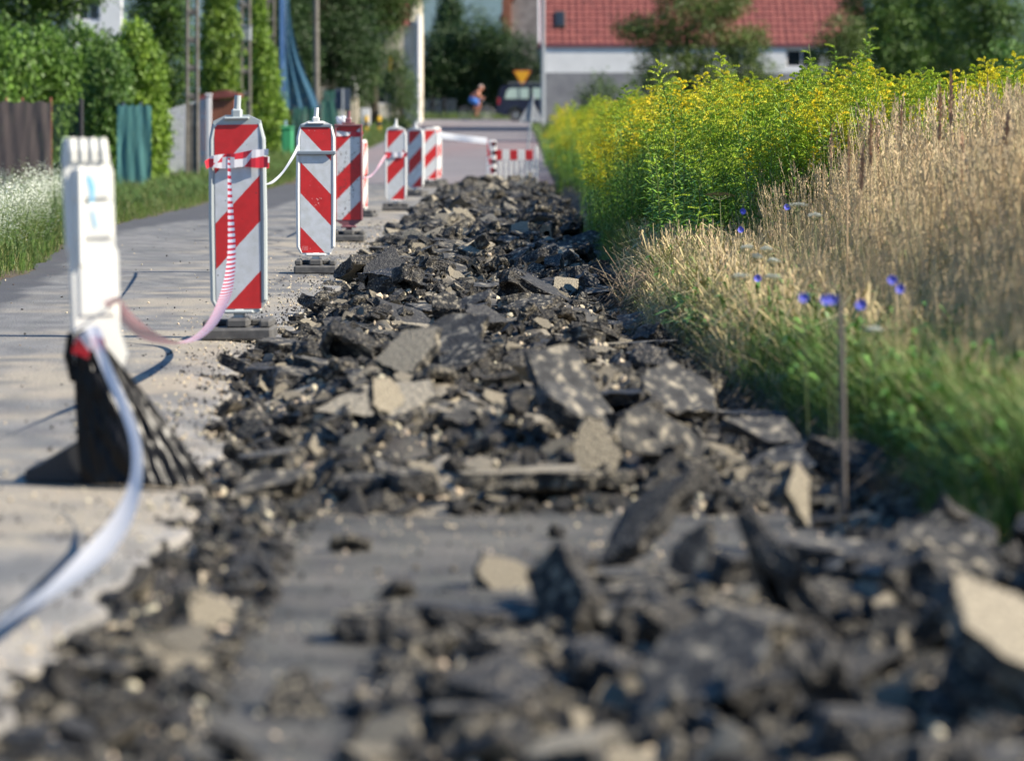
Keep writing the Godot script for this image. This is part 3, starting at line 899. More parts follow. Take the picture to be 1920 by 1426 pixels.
func build_van() -> void:
	var at := on_ground(930, 154)
	var van := thing("parked_van", "dark navy minivan at the junction, partly behind the house corner", "van", at)
	# side outline, rear at x = 0, standing along x; near side faces the viewer at z = 0
	var out := PackedVector2Array([Vector2(0.02, 0.42), Vector2(0.0, 0.75), Vector2(0.05, 1.05), Vector2(0.18, 1.60), Vector2(0.30, 1.74), Vector2(0.9, 1.80), Vector2(2.4, 1.78), Vector2(2.95, 1.66), Vector2(3.65, 1.18), Vector2(4.45, 1.0), Vector2(4.62, 0.75), Vector2(4.60, 0.35), Vector2(4.22, 0.28)])
	for c in [Vector2(3.75, 0.32), Vector2(0.95, 0.32)]:
		for k in 9:
			var f := PI * k / 8.0
			out.append(c + Vector2(cos(f), sin(f)) * 0.38)
	out.append(Vector2(0.4, 0.28))
	var s := Shape.new()
	s.slab(out, -1.72, -0.05)
	var body := part("body", s.mesh(M.navy_paint), van)
	s = Shape.new()
	s.box(Vector3(2.3, 0.62, -0.04), Vector3(1.9, 0.06, 0.04), Basis.IDENTITY, 0.015)
	s.box(Vector3(1.7, 0.85, -0.045), Vector3(0.012, 0.95, 0.014))
	part("door_trim", s.mesh(M.black_paint), van)
	for q in [PackedVector2Array([Vector2(0.42, 1.10), Vector2(1.58, 1.10), Vector2(1.58, 1.62), Vector2(0.66, 1.60), Vector2(0.52, 1.48)]), PackedVector2Array([Vector2(1.76, 1.10), Vector2(2.62, 1.10), Vector2(2.62, 1.60), Vector2(1.76, 1.62)]), PackedVector2Array([Vector2(2.72, 1.10), Vector2(3.45, 1.12), Vector2(2.95, 1.52), Vector2(2.72, 1.58)])]:
		s = Shape.new()
		s.slab(q, -0.06, -0.035)
		part("window", s.mesh(M.light_glass), van)
	s = Shape.new()
	s.box(Vector3(1.12, 1.36, -0.03), Vector3(0.05, 0.52, 0.02))
	part("window_post", s.mesh(M.navy_paint), van)
	s = Shape.new()
	s.box(Vector3(0.13, 0.98, -0.13), Vector3(0.16, 0.36, 0.18), Basis.IDENTITY, 0.04)
	part("tail_lamp", s.mesh(M.tail_lamp), van)
	s = Shape.new()
	s.box(Vector3(0.02, 0.50, -0.9), Vector3(0.18, 0.24, 1.62), Basis.IDENTITY, 0.05)
	part("bumper", s.mesh(M.navy_paint), van)
	s = Shape.new()
	s.tube([Vector3(0.6, 1.86, -0.2), Vector3(2.3, 1.86, -0.2)], 0.02, 6)
	part("roof_rail", s.mesh(M.galvanised), van)
	for x in [0.95, 3.75]:
		for z in [-0.17, -1.6]:
			s = Shape.new()
			s.ring(Vector3(x, 0.31, z), 0.25, 0.075, Basis.IDENTITY, 24, 8)
			var wheel := part("wheel", s.mesh(M.black_rubber), van)
			s = Shape.new()
			for k in 5:
				var f := TAU * k / 5.0 + 0.3
				s.box(Vector3(x + cos(f) * 0.1, 0.31 + sin(f) * 0.1, z + 0.05), Vector3(0.2, 0.06, 0.03), Basis(Vector3.BACK, f), 0.01)
			s.ring(Vector3(x, 0.31, z + 0.04), 0.19, 0.022, Basis.IDENTITY, 20, 6)
			s.tube([Vector3(x, 0.31, z - 0.02), Vector3(x, 0.31, z + 0.07)], 0.05, 10)
			part("rim", s.mesh(M.chrome), wheel)
	van.rotation.y = -0.06

# bones: [a, b, radius at a, radius at b]; the joined surface, meshed as surface nets
func flesh(bones: Array, cell: float, soft: float) -> Shape:
	var lo := Vector3.INF
	var hi := -Vector3.INF
	for b in bones:
		var r: float = maxf(b[2], b[3]) + cell * 3.0
		for p in [b[0], b[1]]:
			lo = lo.min(p - Vector3.ONE * r)
			hi = hi.max(p + Vector3.ONE * r)
	var nx := int((hi.x - lo.x) / cell) + 2
	var ny := int((hi.y - lo.y) / cell) + 2
	var nz := int((hi.z - lo.z) / cell) + 2
	var f := PackedFloat32Array()
	f.resize(nx * ny * nz)
	f.fill(1.0)
	for b in bones:
		var a: Vector3 = b[0]
		var ab: Vector3 = b[1] - a
		var ra: float = b[2]
		var rb: float = b[3]
		var reach := maxf(ra, rb) + soft + cell * 2.0
		var l: Vector3 = (a.min(b[1]) - Vector3.ONE * reach - lo) / cell
		var h: Vector3 = (a.max(b[1]) + Vector3.ONE * reach - lo) / cell
		var ll := maxf(ab.length_squared(), 1e-9)
		for i in range(maxi(0, int(l.x)), mini(nx, int(h.x) + 2)):
			for j in range(maxi(0, int(l.y)), mini(ny, int(h.y) + 2)):
				for k in range(maxi(0, int(l.z)), mini(nz, int(h.z) + 2)):
					var p := lo + Vector3(i, j, k) * cell
					var t := clampf((p - a).dot(ab) / ll, 0.0, 1.0)
					var q := (p - a - ab * t).length() - lerpf(ra, rb, t)
					var at := (i * ny + j) * nz + k
					var o := f[at]
					var m := maxf(soft - absf(o - q), 0.0) / soft
					f[at] = minf(o, q) - m * m * soft * 0.25
	var s := Shape.new()
	var id := {}
	var corner := []
	for c in 8: corner.append(Vector3i(c & 1, (c >> 1) & 1, c >> 2))
	for i in nx - 1:
		for j in ny - 1:
			for k in nz - 1:
				var sum := Vector3.ZERO
				var hits := 0
				var val := []
				var inside := 0
				for c in corner:
					var w := f[((i + c.x) * ny + j + c.y) * nz + k + c.z]
					val.append(w)
					if w < 0.0: inside += 1
				if inside == 0 or inside == 8: continue
				for e in [[0, 1], [2, 3], [4, 5], [6, 7], [0, 2], [1, 3], [4, 6], [5, 7], [0, 4], [1, 5], [2, 6], [3, 7]]:
					var u: float = val[e[0]]
					var w: float = val[e[1]]
					if (u < 0.0) != (w < 0.0):
						sum += Vector3(corner[e[0]]).lerp(Vector3(corner[e[1]]), u / (u - w))
						hits += 1
				id[(i * ny + j) * nz + k] = s.v.size()
				s.v.append(lo + (Vector3(i, j, k) + sum / hits) * cell)
				s.c.append(Color.WHITE)
	for i in range(1, nx - 1):
		for j in range(1, ny - 1):
			for k in range(1, nz - 1):
				var at := (i * ny + j) * nz + k
				var here := f[at] < 0.0
				for ax in 3:
					var step: int = [ny * nz, nz, 1][ax]
					var there := f[at + step] < 0.0
					if here == there: continue
					var u: int = [nz, 1, ny * nz][ax]
					var w: int = [1, ny * nz, nz][ax]
					var q := [at, at - u, at - u - w, at - w]
					if not (id.has(q[0]) and id.has(q[1]) and id.has(q[2]) and id.has(q[3])): continue
					if here: q.reverse()
					for t in [0, 1, 2, 0, 2, 3]: s.ix.append(id[q[t]])
	s.smooth()
	return s

func build_cyclist() -> void:
	var at := on_ground(893, 158, 0.02)
	var bike := thing("bicycle", "dark bicycle ridden across the junction", "bicycle", at)
	var s: Shape
	for x in [-0.55, 0.55]:
		s = Shape.new()
		s.ring(Vector3(x, 0.34, 0), 0.32, 0.027, Basis.IDENTITY, 32, 6)
		var wheel := part("wheel", s.mesh(M.tyre), bike)
		s = Shape.new()
		for k in 14:
			var f := TAU * k / 14.0
			s.tube([Vector3(x, 0.34, 0), Vector3(x + cos(f) * 0.31, 0.34 + sin(f) * 0.31, 0)], 0.006, 3, false)
		s.tube([Vector3(x, 0.34, -0.05), Vector3(x, 0.34, 0.05)], 0.022, 8)
		s.ring(Vector3(x, 0.34, 0), 0.295, 0.012, Basis.IDENTITY, 32, 5)
		part("spokes", s.mesh(M.spoke), wheel)
	s = Shape.new()
	for q in [[Vector3(-0.06, 0.30, 0), Vector3(-0.2, 0.86, 0)], [Vector3(-0.06, 0.30, 0), Vector3(0.33, 0.78, 0)], [Vector3(-0.18, 0.78, 0), Vector3(0.32, 0.86, 0)], [Vector3(-0.55, 0.34, 0.03), Vector3(-0.06, 0.30, 0)], [Vector3(-0.55, 0.34, 0.03), Vector3(-0.18, 0.78, 0)], [Vector3(0.55, 0.34, 0.04), Vector3(0.31, 0.92, 0)]]:
		s.tube([q[0], q[1]], 0.018, 7)
	part("frame", s.mesh(M.black_paint), bike)
	s = Shape.new()
	s.tube([Vector3(0.31, 0.90, 0), Vector3(0.30, 1.04, 0)], 0.016, 7)
	s.tube([Vector3(0.34, 1.06, -0.30), Vector3(0.32, 1.04, 0), Vector3(0.34, 1.06, 0.30)], 0.014, 7)
	part("handlebar", s.mesh(M.chrome), bike)
	s = Shape.new()
	s.slab(PackedVector2Array([Vector2(-0.36, 0.88), Vector2(-0.1, 0.88), Vector2(-0.08, 0.92), Vector2(-0.34, 0.94)]), -0.07, 0.07)
	part("saddle", s.mesh(M.black_rubber), bike)
	s = Shape.new()
	s.ring(Vector3(-0.06, 0.30, 0.05), 0.085, 0.008, Basis.IDENTITY, 18, 4)
	part("chainring", s.mesh(M.black_paint), bike)
	for q in [[Vector3(-0.06, 0.30, 0.08), Vector3(0.02, 0.15, 0.09)], [Vector3(-0.06, 0.30, -0.08), Vector3(-0.14, 0.45, -0.09)]]:
		s = Shape.new()
		s.tube([q[0], q[1]], 0.012, 5)
		s.box(q[1] + Vector3(0, -0.005, 0.05 * signf(q[1].z)), Vector3(0.09, 0.02, 0.1))
		part("pedal", s.mesh(M.black_paint), bike)
	# the rider
	var rider := thing("person", "shirtless grey-haired person in blue shorts riding a bicycle", "person", at)
	var head := Vector3(0.25, 1.585, 0)
	var bones := [[Vector3(-0.2, 0.99, 0), Vector3(-0.14, 1.16, 0), 0.135, 0.125], [Vector3(-0.14, 1.16, 0), Vector3(0.08, 1.34, 0), 0.135, 0.13],
		[Vector3(0.09, 1.36, -0.12), Vector3(0.09, 1.36, 0.12), 0.085, 0.085], [Vector3(0.11, 1.38, 0), Vector3(0.20, 1.50, 0), 0.06, 0.055],
		[head + Vector3(-0.02, 0.03, 0), head + Vector3(0.02, -0.04, 0), 0.098, 0.078], [head + Vector3(0.09, -0.015, 0), head + Vector3(0.11, -0.03, 0), 0.018, 0.014],
		[head + Vector3(-0.01, 0, -0.095), head + Vector3(-0.01, -0.03, -0.095), 0.022, 0.016], [head + Vector3(-0.01, 0, 0.095), head + Vector3(-0.01, -0.03, 0.095), 0.022, 0.016]]
	for z in [-1.0, 1.0]:
		bones.append([Vector3(0.10, 1.36, z * 0.18), Vector3(0.17, 1.16, z * 0.25), 0.055, 0.043])
		bones.append([Vector3(0.17, 1.16, z * 0.25), Vector3(0.30, 1.09, z * 0.25), 0.042, 0.028])
		bones.append([Vector3(0.30, 1.09, z * 0.25), Vector3(0.345, 1.075, z * 0.25), 0.030, 0.030])
		for k in 4:   # four fingers closed over the grip, then the thumb under it
			var fz: float = z * (0.22 + 0.02 * k)
			bones.append([Vector3(0.35, 1.085, fz), Vector3(0.375, 1.06, fz), 0.0105, 0.010])
			bones.append([Vector3(0.375, 1.06, fz), Vector3(0.350, 1.035, fz), 0.010, 0.009])
		bones.append([Vector3(0.33, 1.07, z * 0.215), Vector3(0.345, 1.04, z * 0.205), 0.011, 0.010])
		var knee := Vector3(0.17, 0.72, z * 0.12) if z > 0 else Vector3(0.16, 0.92, z * 0.12)
		var ankle := Vector3(0.0, 0.24, z * 0.13) if z > 0 else Vector3(-0.14, 0.55, z * 0.13)
		bones.append([Vector3(-0.2, 0.96, z * 0.09), knee, 0.092, 0.062])
		bones.append([knee, knee.lerp(ankle, 0.4), 0.060, 0.056])
		bones.append([knee.lerp(ankle, 0.4), ankle, 0.056, 0.036])
		bones.append([ankle, ankle + Vector3(0.10, -0.05, 0), 0.036, 0.03])
	part("body", flesh(bones, 0.0135, 0.03).mesh(M.skin), rider)
	var shorts := [[Vector3(-0.21, 0.98, 0), Vector3(-0.16, 1.10, 0), 0.155, 0.142]]
	for z in [-1.0, 1.0]:
		var knee := Vector3(0.17, 0.72, z * 0.12) if z > 0 else Vector3(0.16, 0.92, z * 0.12)
		shorts.append([Vector3(-0.2, 0.96, z * 0.09), Vector3(-0.2, 0.96, z * 0.09).lerp(knee, 0.72), 0.108, 0.095])
	part("shorts", flesh(shorts, 0.018, 0.03).mesh(M.blue_cloth), rider)
	part("hair", flesh([[head + Vector3(-0.045, 0.055, 0), head + Vector3(0.0, 0.075, 0), 0.085, 0.075], [head + Vector3(-0.075, -0.01, -0.03), head + Vector3(-0.075, -0.01, 0.03), 0.04, 0.04]], 0.014, 0.03).mesh(M.grey_hair), rider)
	for z in [-0.034, 0.034]:
		var eye := Shape.new()
		eye.box(head + Vector3(0.083, 0.012, z), Vector3(0.014, 0.012, 0.024), Basis.IDENTITY, 0.004)
		part("eye", eye.mesh(M.dark_frame), rider)
	var mouth := Shape.new()
	mouth.box(head + Vector3(0.078, -0.068, 0), Vector3(0.02, 0.008, 0.045), Basis.IDENTITY, 0.003)
	part("mouth", mouth.mesh(M.tail_lamp), rider)
	for z in [1.0, -1.0]:
		var ankle := Vector3(0.0, 0.24, z * 0.13) if z > 0 else Vector3(-0.14, 0.55, z * 0.13)
		part("shoe", flesh([[ankle + Vector3(-0.03, -0.03, 0), ankle + Vector3(0.13, -0.065, 0), 0.042, 0.034]], 0.014, 0.02).mesh(M.black_rubber), rider)
	bike.rotation.y = -0.05
	rider.rotation.y = -0.05

func triangle(w: float, down: bool, grow := 1.0) -> PackedVector2Array:   # a sign plate with clipped corners
	var h := w * 0.866
	var p := [Vector2(-w / 2, h / 3), Vector2(w / 2, h / 3), Vector2(0, -h * 2 / 3)]
	var out := PackedVector2Array()
	for i in 3:
		var a: Vector2 = p[i] * grow
		out.append(a.lerp(p[(i + 2) % 3] * grow, 0.06))
		out.append(a.lerp(p[(i + 1) % 3] * grow, 0.06))
	if not down:
		for i in out.size(): out[i].y = -out[i].y
	return out

func build_signs() -> void:
	var s := Shape.new()
	var at := on_ground(979, 163)
	var give := thing("give_way_sign", "amber inverted triangle road sign above the navy van", "road sign", at)
	var up := spot(979, 142, 163).y - at.y
	s.tube([Vector3(0, -0.3, -0.05), Vector3(0, up + 0.3, -0.05)], 0.032, 8)
	part("post", s.mesh(M.galvanised), give)
	s = Shape.new()
	s.slab(triangle(0.95, true), -0.015, 0.0)
	part("border", s.mesh(M.red_sign), give)
	s = Shape.new()
	s.slab(triangle(0.95, true, 0.88), 0.001, 0.004)
	part("face", s.mesh(M.amber_sign), give)
	for n in ["border", "face"]: give.get_node(n).position.y = up

	at = on_ground(985, 86)
	var back := thing("warning_sign", "triangular road sign seen from its bare grey back on a leaning post", "road sign", at)
	s = Shape.new()
	s.tube([Vector3(0, -0.3, 0), Vector3(0.22, 1.72, 0)], 0.028, 8)
	part("post", s.mesh(M.galvanised), back)
	s = Shape.new()
	s.slab(triangle(0.72, false), -0.055, -0.035)
	var plate := part("plate", s.mesh(M.sign_back), back)
	plate.position = Vector3(0.17, 1.18, 0)
	s = Shape.new()
	s.box(Vector3(0.16, 1.05, -0.032), Vector3(0.42, 0.05, 0.02), Basis.IDENTITY, 0.004)
	part("bracket", s.mesh(M.galvanised), back)
	back.rotation.y = 0.18

	# backs of signs by the junction
	at = on_ground(642, 108)
	var board := thing("notice_board", "dark slate rectangular sign back on a pale post", "road sign", at)
	up = spot(642, 186, 108).y - at.y
	s = Shape.new()
	s.box(Vector3(0, up, -0.02), Vector3(0.52, 0.72, 0.03), Basis.IDENTITY, 0.008)
	part("plate", s.mesh(M.slate_blue), board)
	s = Shape.new()
	s.tube([Vector3(0, -0.3, 0.03), Vector3(0, up + 0.36, 0.03)], 0.035, 8)
	part("post", s.mesh(M.galvanised), board)
	at = on_ground(730, 138)
	var pole := thing("sign_post", "post with dark rounded sign back and a yellow sign edge-on above", "road sign", at)
	up = spot(720, 153, 138).y - at.y
	s = Shape.new()
	s.box(Vector3(-0.25, up, 0), Vector3(0.62, 0.84, 0.03), Basis.IDENTITY, 0.012)
	part("plate", s.mesh(M.slate_blue), pole)
	s = Shape.new()
	s.box(Vector3(0.02, up + 0.78, 0), Vector3(0.10, 0.62, 0.62), Basis(Vector3.UP, 0.12), 0.01)
	part("yellow_plate", s.mesh(M.amber_sign), pole)
	s = Shape.new()
	s.tube([Vector3(0, -0.3, -0.04), Vector3(0, up + 1.05, -0.04)], 0.035, 8)
	part("post", s.mesh(M.galvanised), pole)
	for x in [686, 710]:
		var b := thing("bollard", "short yellow and black banded bollard on the grass by the junction", "bollard", on_ground(x, 118), 0.0, "banded bollards")
		for k in 4:
			s = Shape.new()
			s.tube([Vector3(0, -0.05 + k * 0.2, 0), Vector3(0, 0.148 + k * 0.2, 0)], 0.085, 10)
			part("band", s.mesh(M.yellow_paint if k % 2 else M.black_paint), b)
	at = on_ground(686, 128)
	var cab := thing("utility_cabinet", "pale grey utility cabinet standing behind the bollards", "cabinet", at)
	s = Shape.new()
	s.box(Vector3(0, 0.55, 0), Vector3(0.36, 0.75, 0.25), Basis.IDENTITY, 0.01)
	part("case", s.mesh(M.white_paint), cab)
	s = Shape.new()
	s.box(Vector3(0, 0.05, 0), Vector3(0.32, 0.3, 0.22))
	part("plinth", s.mesh(M.concrete), cab)
	s = Shape.new()
	s.box(Vector3(0, 0.55, 0.13), Vector3(0.30, 0.66, 0.012), Basis.IDENTITY, 0.004)
	part("door", s.mesh(M.plaster), cab)
	at = on_ground(664, 125)
	var pier := thing("gate_pier", "cream gate pier topped with a white urn", "gate pier", at)
	s = Shape.new()
	s.box(Vector3(0, 0.6, 0), Vector3(0.30, 1.6, 0.30), Basis.IDENTITY, 0.015)
	part("shaft", s.mesh(M.cream_plaster), pier)
	s = Shape.new()
	s.lathe(Vector3(0, 1.4, 0), [Vector2(0.17, 0), Vector2(0.12, 0.06), Vector2(0.05, 0.14), Vector2(0.15, 0.32), Vector2(0.11, 0.42), Vector2(0.06, 0.55), Vector2(0.12, 0.66), Vector2(0.0, 0.80)], 14)
	part("urn", s.mesh(M.white_paint), pier)
	# dark panel fence below the bushes
	for k in 3:
		var f := thing("wire_fence", ["dark wire fence panel in front of the bushes, next to the cream house", "dark wire fence panel in front of the bushes, between two others", "dark wire fence panel in front of the bushes, nearest the cyclist"][k], "fence", on_ground(790 + k * 22, 164))
		s = Shape.new()
		for i in 9: s.tube([Vector3(i * 0.07, 0, 0), Vector3(i * 0.07, 1.0, 0)], 0.012, 4)
		for y in [0.08, 0.5, 0.95]: s.tube([Vector3(0, y, 0), Vector3(0.58, y, 0)], 0.012, 4)
		part("wires", s.mesh(M.slate_blue), f)
		s = Shape.new()
		s.box(Vector3(-0.02, 0.5, 0), Vector3(0.06, 1.3, 0.06))
		part("post", s.mesh(M.dark_frame), f)
# ------------------------------------------------------------------ the gardens on the left
func net_sheet(w: float, h: float, folds: float, deep: float, sag := 0.0) -> Shape:   # a hanging net or screen, wavy along its width
	var s := Shape.new()
	var nx := 40
	var ny := 12
	for j in ny + 1:
		for i in nx + 1:
			var u := float(i) / nx
			var q := float(j) / ny
			var z := deep * (sin(u * folds * TAU + 1.5 * sin(q * 2.0 + u * 3.0)) * (0.2 + 0.5 * q) + 1.5 * fine_noise.get_noise_2d(u * w * 1.2, q * 0.4))
			s.v.append(Vector3(u * w, h * (1.0 - q) + sag * sin(u * PI) * (1.0 - q) * -1.0 + 0.02 * sin(u * 31.0) * (1.0 - q), z))
			s.uv.append(Vector2(u * w, q * h))
			s.c.append(Color.WHITE)
	for j in ny:
		for i in nx:
			var a := j * (nx + 1) + i
			for q in [a, a + 1, a + nx + 1, a + 1, a + nx + 2, a + nx + 1]: s.ix.append(q)
	s.smooth()
	return s

func weave(called: String, thread: Color, gap: Color, alpha: float, cell_m: float) -> StandardMaterial3D:   # the cloth of a screen: threads and small holes
	var im := Image.create(32, 32, false, Image.FORMAT_RGBA8)
	for y in 32:
		for x in 32:
			var on := x % 16 < 7 or y % 16 < 6
			var c := thread if on else gap
			im.set_pixel(x, y, Color(c.r, c.g, c.b, 1.0 if on else alpha))
	var m := mat(called, Color.WHITE, 0.8)
	m.albedo_texture = ImageTexture.create_from_image(im)
	m.transparency = BaseMaterial3D.TRANSPARENCY_ALPHA
	m.uv1_scale = Vector3.ONE / (2.0 * cell_m)
	return m

func lattice_pole(label: String, px: float, d: float, w: float, h: float) -> Node3D:
	var t := thing("lattice_pole", label, "pole", on_ground(px, d))
	var s := Shape.new()
	for x in [-1.0, 1.0]:
		s.tube([Vector3(x * w * 0.40, -0.4, 0), Vector3(x * w * 0.30, h, 0)], [w * 0.16, w * 0.11], 6)
	part("leg", s.mesh(M.concrete), t)
	var y := 1.75
	while y < h:
		var rung := Shape.new()
		var k := lerpf(0.8, 0.6, y / h) * w
		rung.box(Vector3(0, y, 0), Vector3(k, 0.13, w * 0.22), Basis.IDENTITY, 0.02)
		part("rung", rung.mesh(M.concrete), t)
		y += 0.58
	var foot := Shape.new()
	foot.box(Vector3(0, 0.6, 0), Vector3(w * 0.62, 2.0, w * 0.16))
	part("web", foot.mesh(M.concrete), t)
	return t

func build_left_side() -> void:
	weave("brown_screen", Color(0.43, 0.38, 0.37), Color(0.20, 0.18, 0.175), 0.9, 0.028)
	weave("teal_screen", Color(0.34, 0.56, 0.55), Color(0.20, 0.36, 0.36), 0.8, 0.03)
	weave("blue_screen", Color(0.20, 0.40, 0.52), Color(0.10, 0.24, 0.34), 0.25, 0.03)
	weave("green_screen", Color(0.20, 0.42, 0.38), Color(0.08, 0.20, 0.18), 0.6, 0.03)
	var s: Shape
	# brown screen on its posts
	var d := 54.0
	var at := on_ground(-60, d)
	var screen := thing("screen_fence", "brown woven screen hung along a wire fence behind weeds", "fence", at)
	part("screen", net_sheet(1.40, 1.58, 7.0, 0.010).mesh(M.brown_screen), screen)
	for x in [0.10, 0.63, 0.90, 1.38]:
		s = Shape.new()
		s.tube([Vector3(x, -0.2, -0.06), Vector3(x, 1.66, -0.06)], 0.022, 7)
		part("post", s.mesh(M.rust_brown), screen)
	# wire mesh and its black post
	at = on_ground(97, d + 0.6)
	var mesh_fence := thing("mesh_fence", "diamond wire mesh between the brown screen and a black post", "fence", at)
	s = Shape.new()
	for i in range(-16, 10):
		for q in [1.0, -1.0]:
			var x0 := i * 0.06
			var a := Vector3(x0, 0, 0)
			var b := Vector3(x0 + 1.55 * 0.62, 1.55, 0)
			var t0 := clampf((0.0 - a.x) / (b.x - a.x), 0, 1)
			var t1 := clampf((0.52 - a.x) / (b.x - a.x), 0, 1)
			if t1 - t0 < 0.02: continue
			var p := a.lerp(b, t0)
			var r := a.lerp(b, t1)
			if q < 0: 
				p.x = 0.52 - p.x
				r.x = 0.52 - r.x
			s.tube([p, r], 0.004, 3, false)
	part("wire", s.mesh(M.slate_blue), mesh_fence)
	s = Shape.new()
	s.tube([Vector3(0.50, -0.2, 0.03), Vector3(0.50, 1.60, 0.03)], 0.042, 10)
	s.lathe(Vector3(0.50, 1.60, 0.03), [Vector2(0.046, 0), Vector2(0.046, 0.03), Vector2(0.0, 0.05)], 10)
	part("post", s.mesh(M.black_paint), mesh_fence)
	# teal screen
	at = on_ground(219, 58)
	var teal := thing("teal_screen", "teal woven screen panel standing between clipped thujas", "fence", at)
	part("screen", net_sheet(0.62, 1.56, 3.4, 0.012).mesh(M.teal_screen), teal)
	for x in [0.10, 0.42]:
		s = Shape.new()
		s.tube([Vector3(x, -0.2, -0.07), Vector3(x, 1.62, -0.07)], 0.025, 7)
		part("post", s.mesh(M.slate_blue), teal)
	# white fence: panels between posts
	at = on_ground(312, 70)
	var panel := thing("white_fence", "white board fence with a square post beside the lattice pole", "fence", at)
	for k in 11:
		s = Shape.new()
		s.box(Vector3(0.05 + k * 0.082, 0.76 + 0.012 * k, 0), Vector3(0.058, 1.42 + 0.024 * k, 0.025), Basis.IDENTITY, 0.006)
		part("board", s.mesh(M.white_paint), panel)
	for y in [0.5, 1.3]:
		s = Shape.new()
		s.box(Vector3(0.47, y, -0.03), Vector3(0.9, 0.07, 0.03))
		part("rail", s.mesh(M.white_paint), panel)
	s = Shape.new()
	s.box(Vector3(0.92, 0.85, 0), Vector3(0.11, 1.8, 0.11), Basis.IDENTITY, 0.015)
	s.box(Vector3(0.92, 1.78, 0), Vector3(0.15, 0.05, 0.15), Basis.IDENTITY, 0.015)
	part("post", s.mesh(M.white_paint), panel)
	s = Shape.new()
	s.box(Vector3(0.45, -0.02, 0), Vector3(1.0, 0.22, 0.14))
	part("footing", s.mesh(M.concrete), panel)
	# shed
	at = on_ground(377, 76)
	var shed := thing("garden_shed", "low rust brown garden shed behind the white fence", "shed", at)
	s = Shape.new()
	s.box(Vector3(0.35, 0.8, -0.6), Vector3(0.86, 1.7, 1.2))
	part("wall", s.mesh(M.rust_brown), shed)
	for k in 9:
		s = Shape.new()
		s.box(Vector3(-0.06 + k * 0.102, 0.8, 0.012), Vector3(0.085, 1.62, 0.02), Basis.IDENTITY, 0.006)
		part("plank", s.mesh(M.rust_brown), shed)
	s = Shape.new()
	s.slab(PackedVector2Array([Vector2(-0.18, 1.62), Vector2(0.88, 1.72), Vector2(0.88, 1.79), Vector2(0.55, 1.88), Vector2(-0.18, 1.72)]), -1.3, 0.1)
	part("roof", s.mesh(M.red_tile), shed)
	# poles
	lattice_pole("concrete lattice pole standing at the white fence", 360, 66, 0.28, 8.5)
	lattice_pole("concrete lattice pole carrying a grey box", 460, 84, 0.30, 8.5)
	at = on_ground(458, 83.6)
	s = Shape.new()
	s.box(Vector3(0, spot(0, 63, 83.6).y - at.y, 0), Vector3(0.36, 0.40, 0.2), Basis.IDENTITY, 0.03)
	s.box(Vector3(0, spot(0, 63, 83.6).y - at.y + 0.2, 0), Vector3(0.40, 0.03, 0.24))
	single("junction_box", s.mesh(M.galvanised), "grey electrical box fixed on a lattice pole", "box", at)
	lattice_pole("concrete lattice pole beside the blue net", 507, 104, 0.30, 10.0)
	for q in [[594, 96, "slim grey pole rising from the green screen"], [623, 124, "slim grey pole with a slight lean behind the green screen"]]:
		s = Shape.new()
		s.tube([Vector3(0, -0.3, 0), Vector3(-0.03, 4.0, 0), Vector3(-0.10 if q[0] == 623 else 0.0, 9.0, 0)], [0.10, 0.09, 0.075], 10)
		single("slim_pole", s.mesh(M.concrete), q[2], "pole", on_ground(q[0], q[1]))
	# blue net hanging from a pale pole
	at = on_ground(532, 92)
	var net := thing("blue_net", "blue net flaring down from a pale blue pole", "net", at)
	s = Shape.new()
	s.tube([Vector3(0, -0.2, 0), Vector3(-0.05, 7.0, 0)], [0.11, 0.09], 10)
	part("pole", s.mesh(M.pale_blue), net)
	s = Shape.new()
	var nx := 24
	var ny := 24
	for j in ny + 1:
		var q := float(j) / ny
		for i in nx + 1:
			var u := float(i) / nx
			var reach := 0.12 + 0.95 * q * q
			s.v.append(Vector3(0.02 + reach * u, 4.9 - q * 3.6 - 0.1 * sin(u * PI), 0.10 + 0.035 * sin(u * 17.0 + q * 3.0 + 2.0 * sin(q * 5.0)) * (0.3 + q)))
			s.c.append(Color.WHITE)
	for j in ny:
		for i in nx:
			var a := j * (nx + 1) + i
			for q in [a, a + 1, a + nx + 1, a + 1, a + nx + 2, a + nx + 1]: s.ix.append(q)
	s.smooth()
	for v in s.v: s.uv.append(Vector2(v.x, v.y))
	part("netting", s.mesh(M.blue_screen), net)
	# green screens along the gardens
	var k := 0
	for q in [[548, 88, 0.75, 1.35], [586, 98, 0.7, 1.45], [606, 112, 0.55, 1.7]]:
		at = on_ground(q[0], q[1])
		var g := thing("green_screen", ["green woven screen below the blue net", "green woven screen by the foot of a slim pole", "tall green woven screen ending at the slate sign"][k], "fence", at)
		part("screen", net_sheet(q[2], q[3], 5.0, 0.02).mesh(M.green_screen), g)
		for x in [0.03, q[2] - 0.03]:
			s = Shape.new()
			s.tube([Vector3(x, -0.2, -0.07), Vector3(x, q[3] + 0.06, -0.07)], 0.03, 7)
			part("post", s.mesh(M.slate_blue), g)
		k += 1
	at = on_ground(527, 84)
	s = Shape.new()
	s.box(Vector3(0.16, 0.35, 0), Vector3(0.30, 0.95, 0.3), Basis.IDENTITY, 0.04)
	s.box(Vector3(0.16, 0.86, 0), Vector3(0.34, 0.07, 0.34), Basis.IDENTITY, 0.03)
	single("waste_bin", s.mesh(M.green_plastic), "bright green plastic bin beside the thuja hedge", "bin", at)
	at = on_ground(643, 36.0)
	var wrap := thing("plastic_wrap", "crumpled white plastic wrap caught on a thin post beside the mauve-framed beacon", "plastic wrap", Vector3(at.x, 0, at.z))
	s = Shape.new()
	s.tube([Vector3(0, -0.05, 0), Vector3(0.01, 1.22, 0)], 0.012, 6)
	part("post", s.mesh(M.galvanised), wrap)
	var bones := []
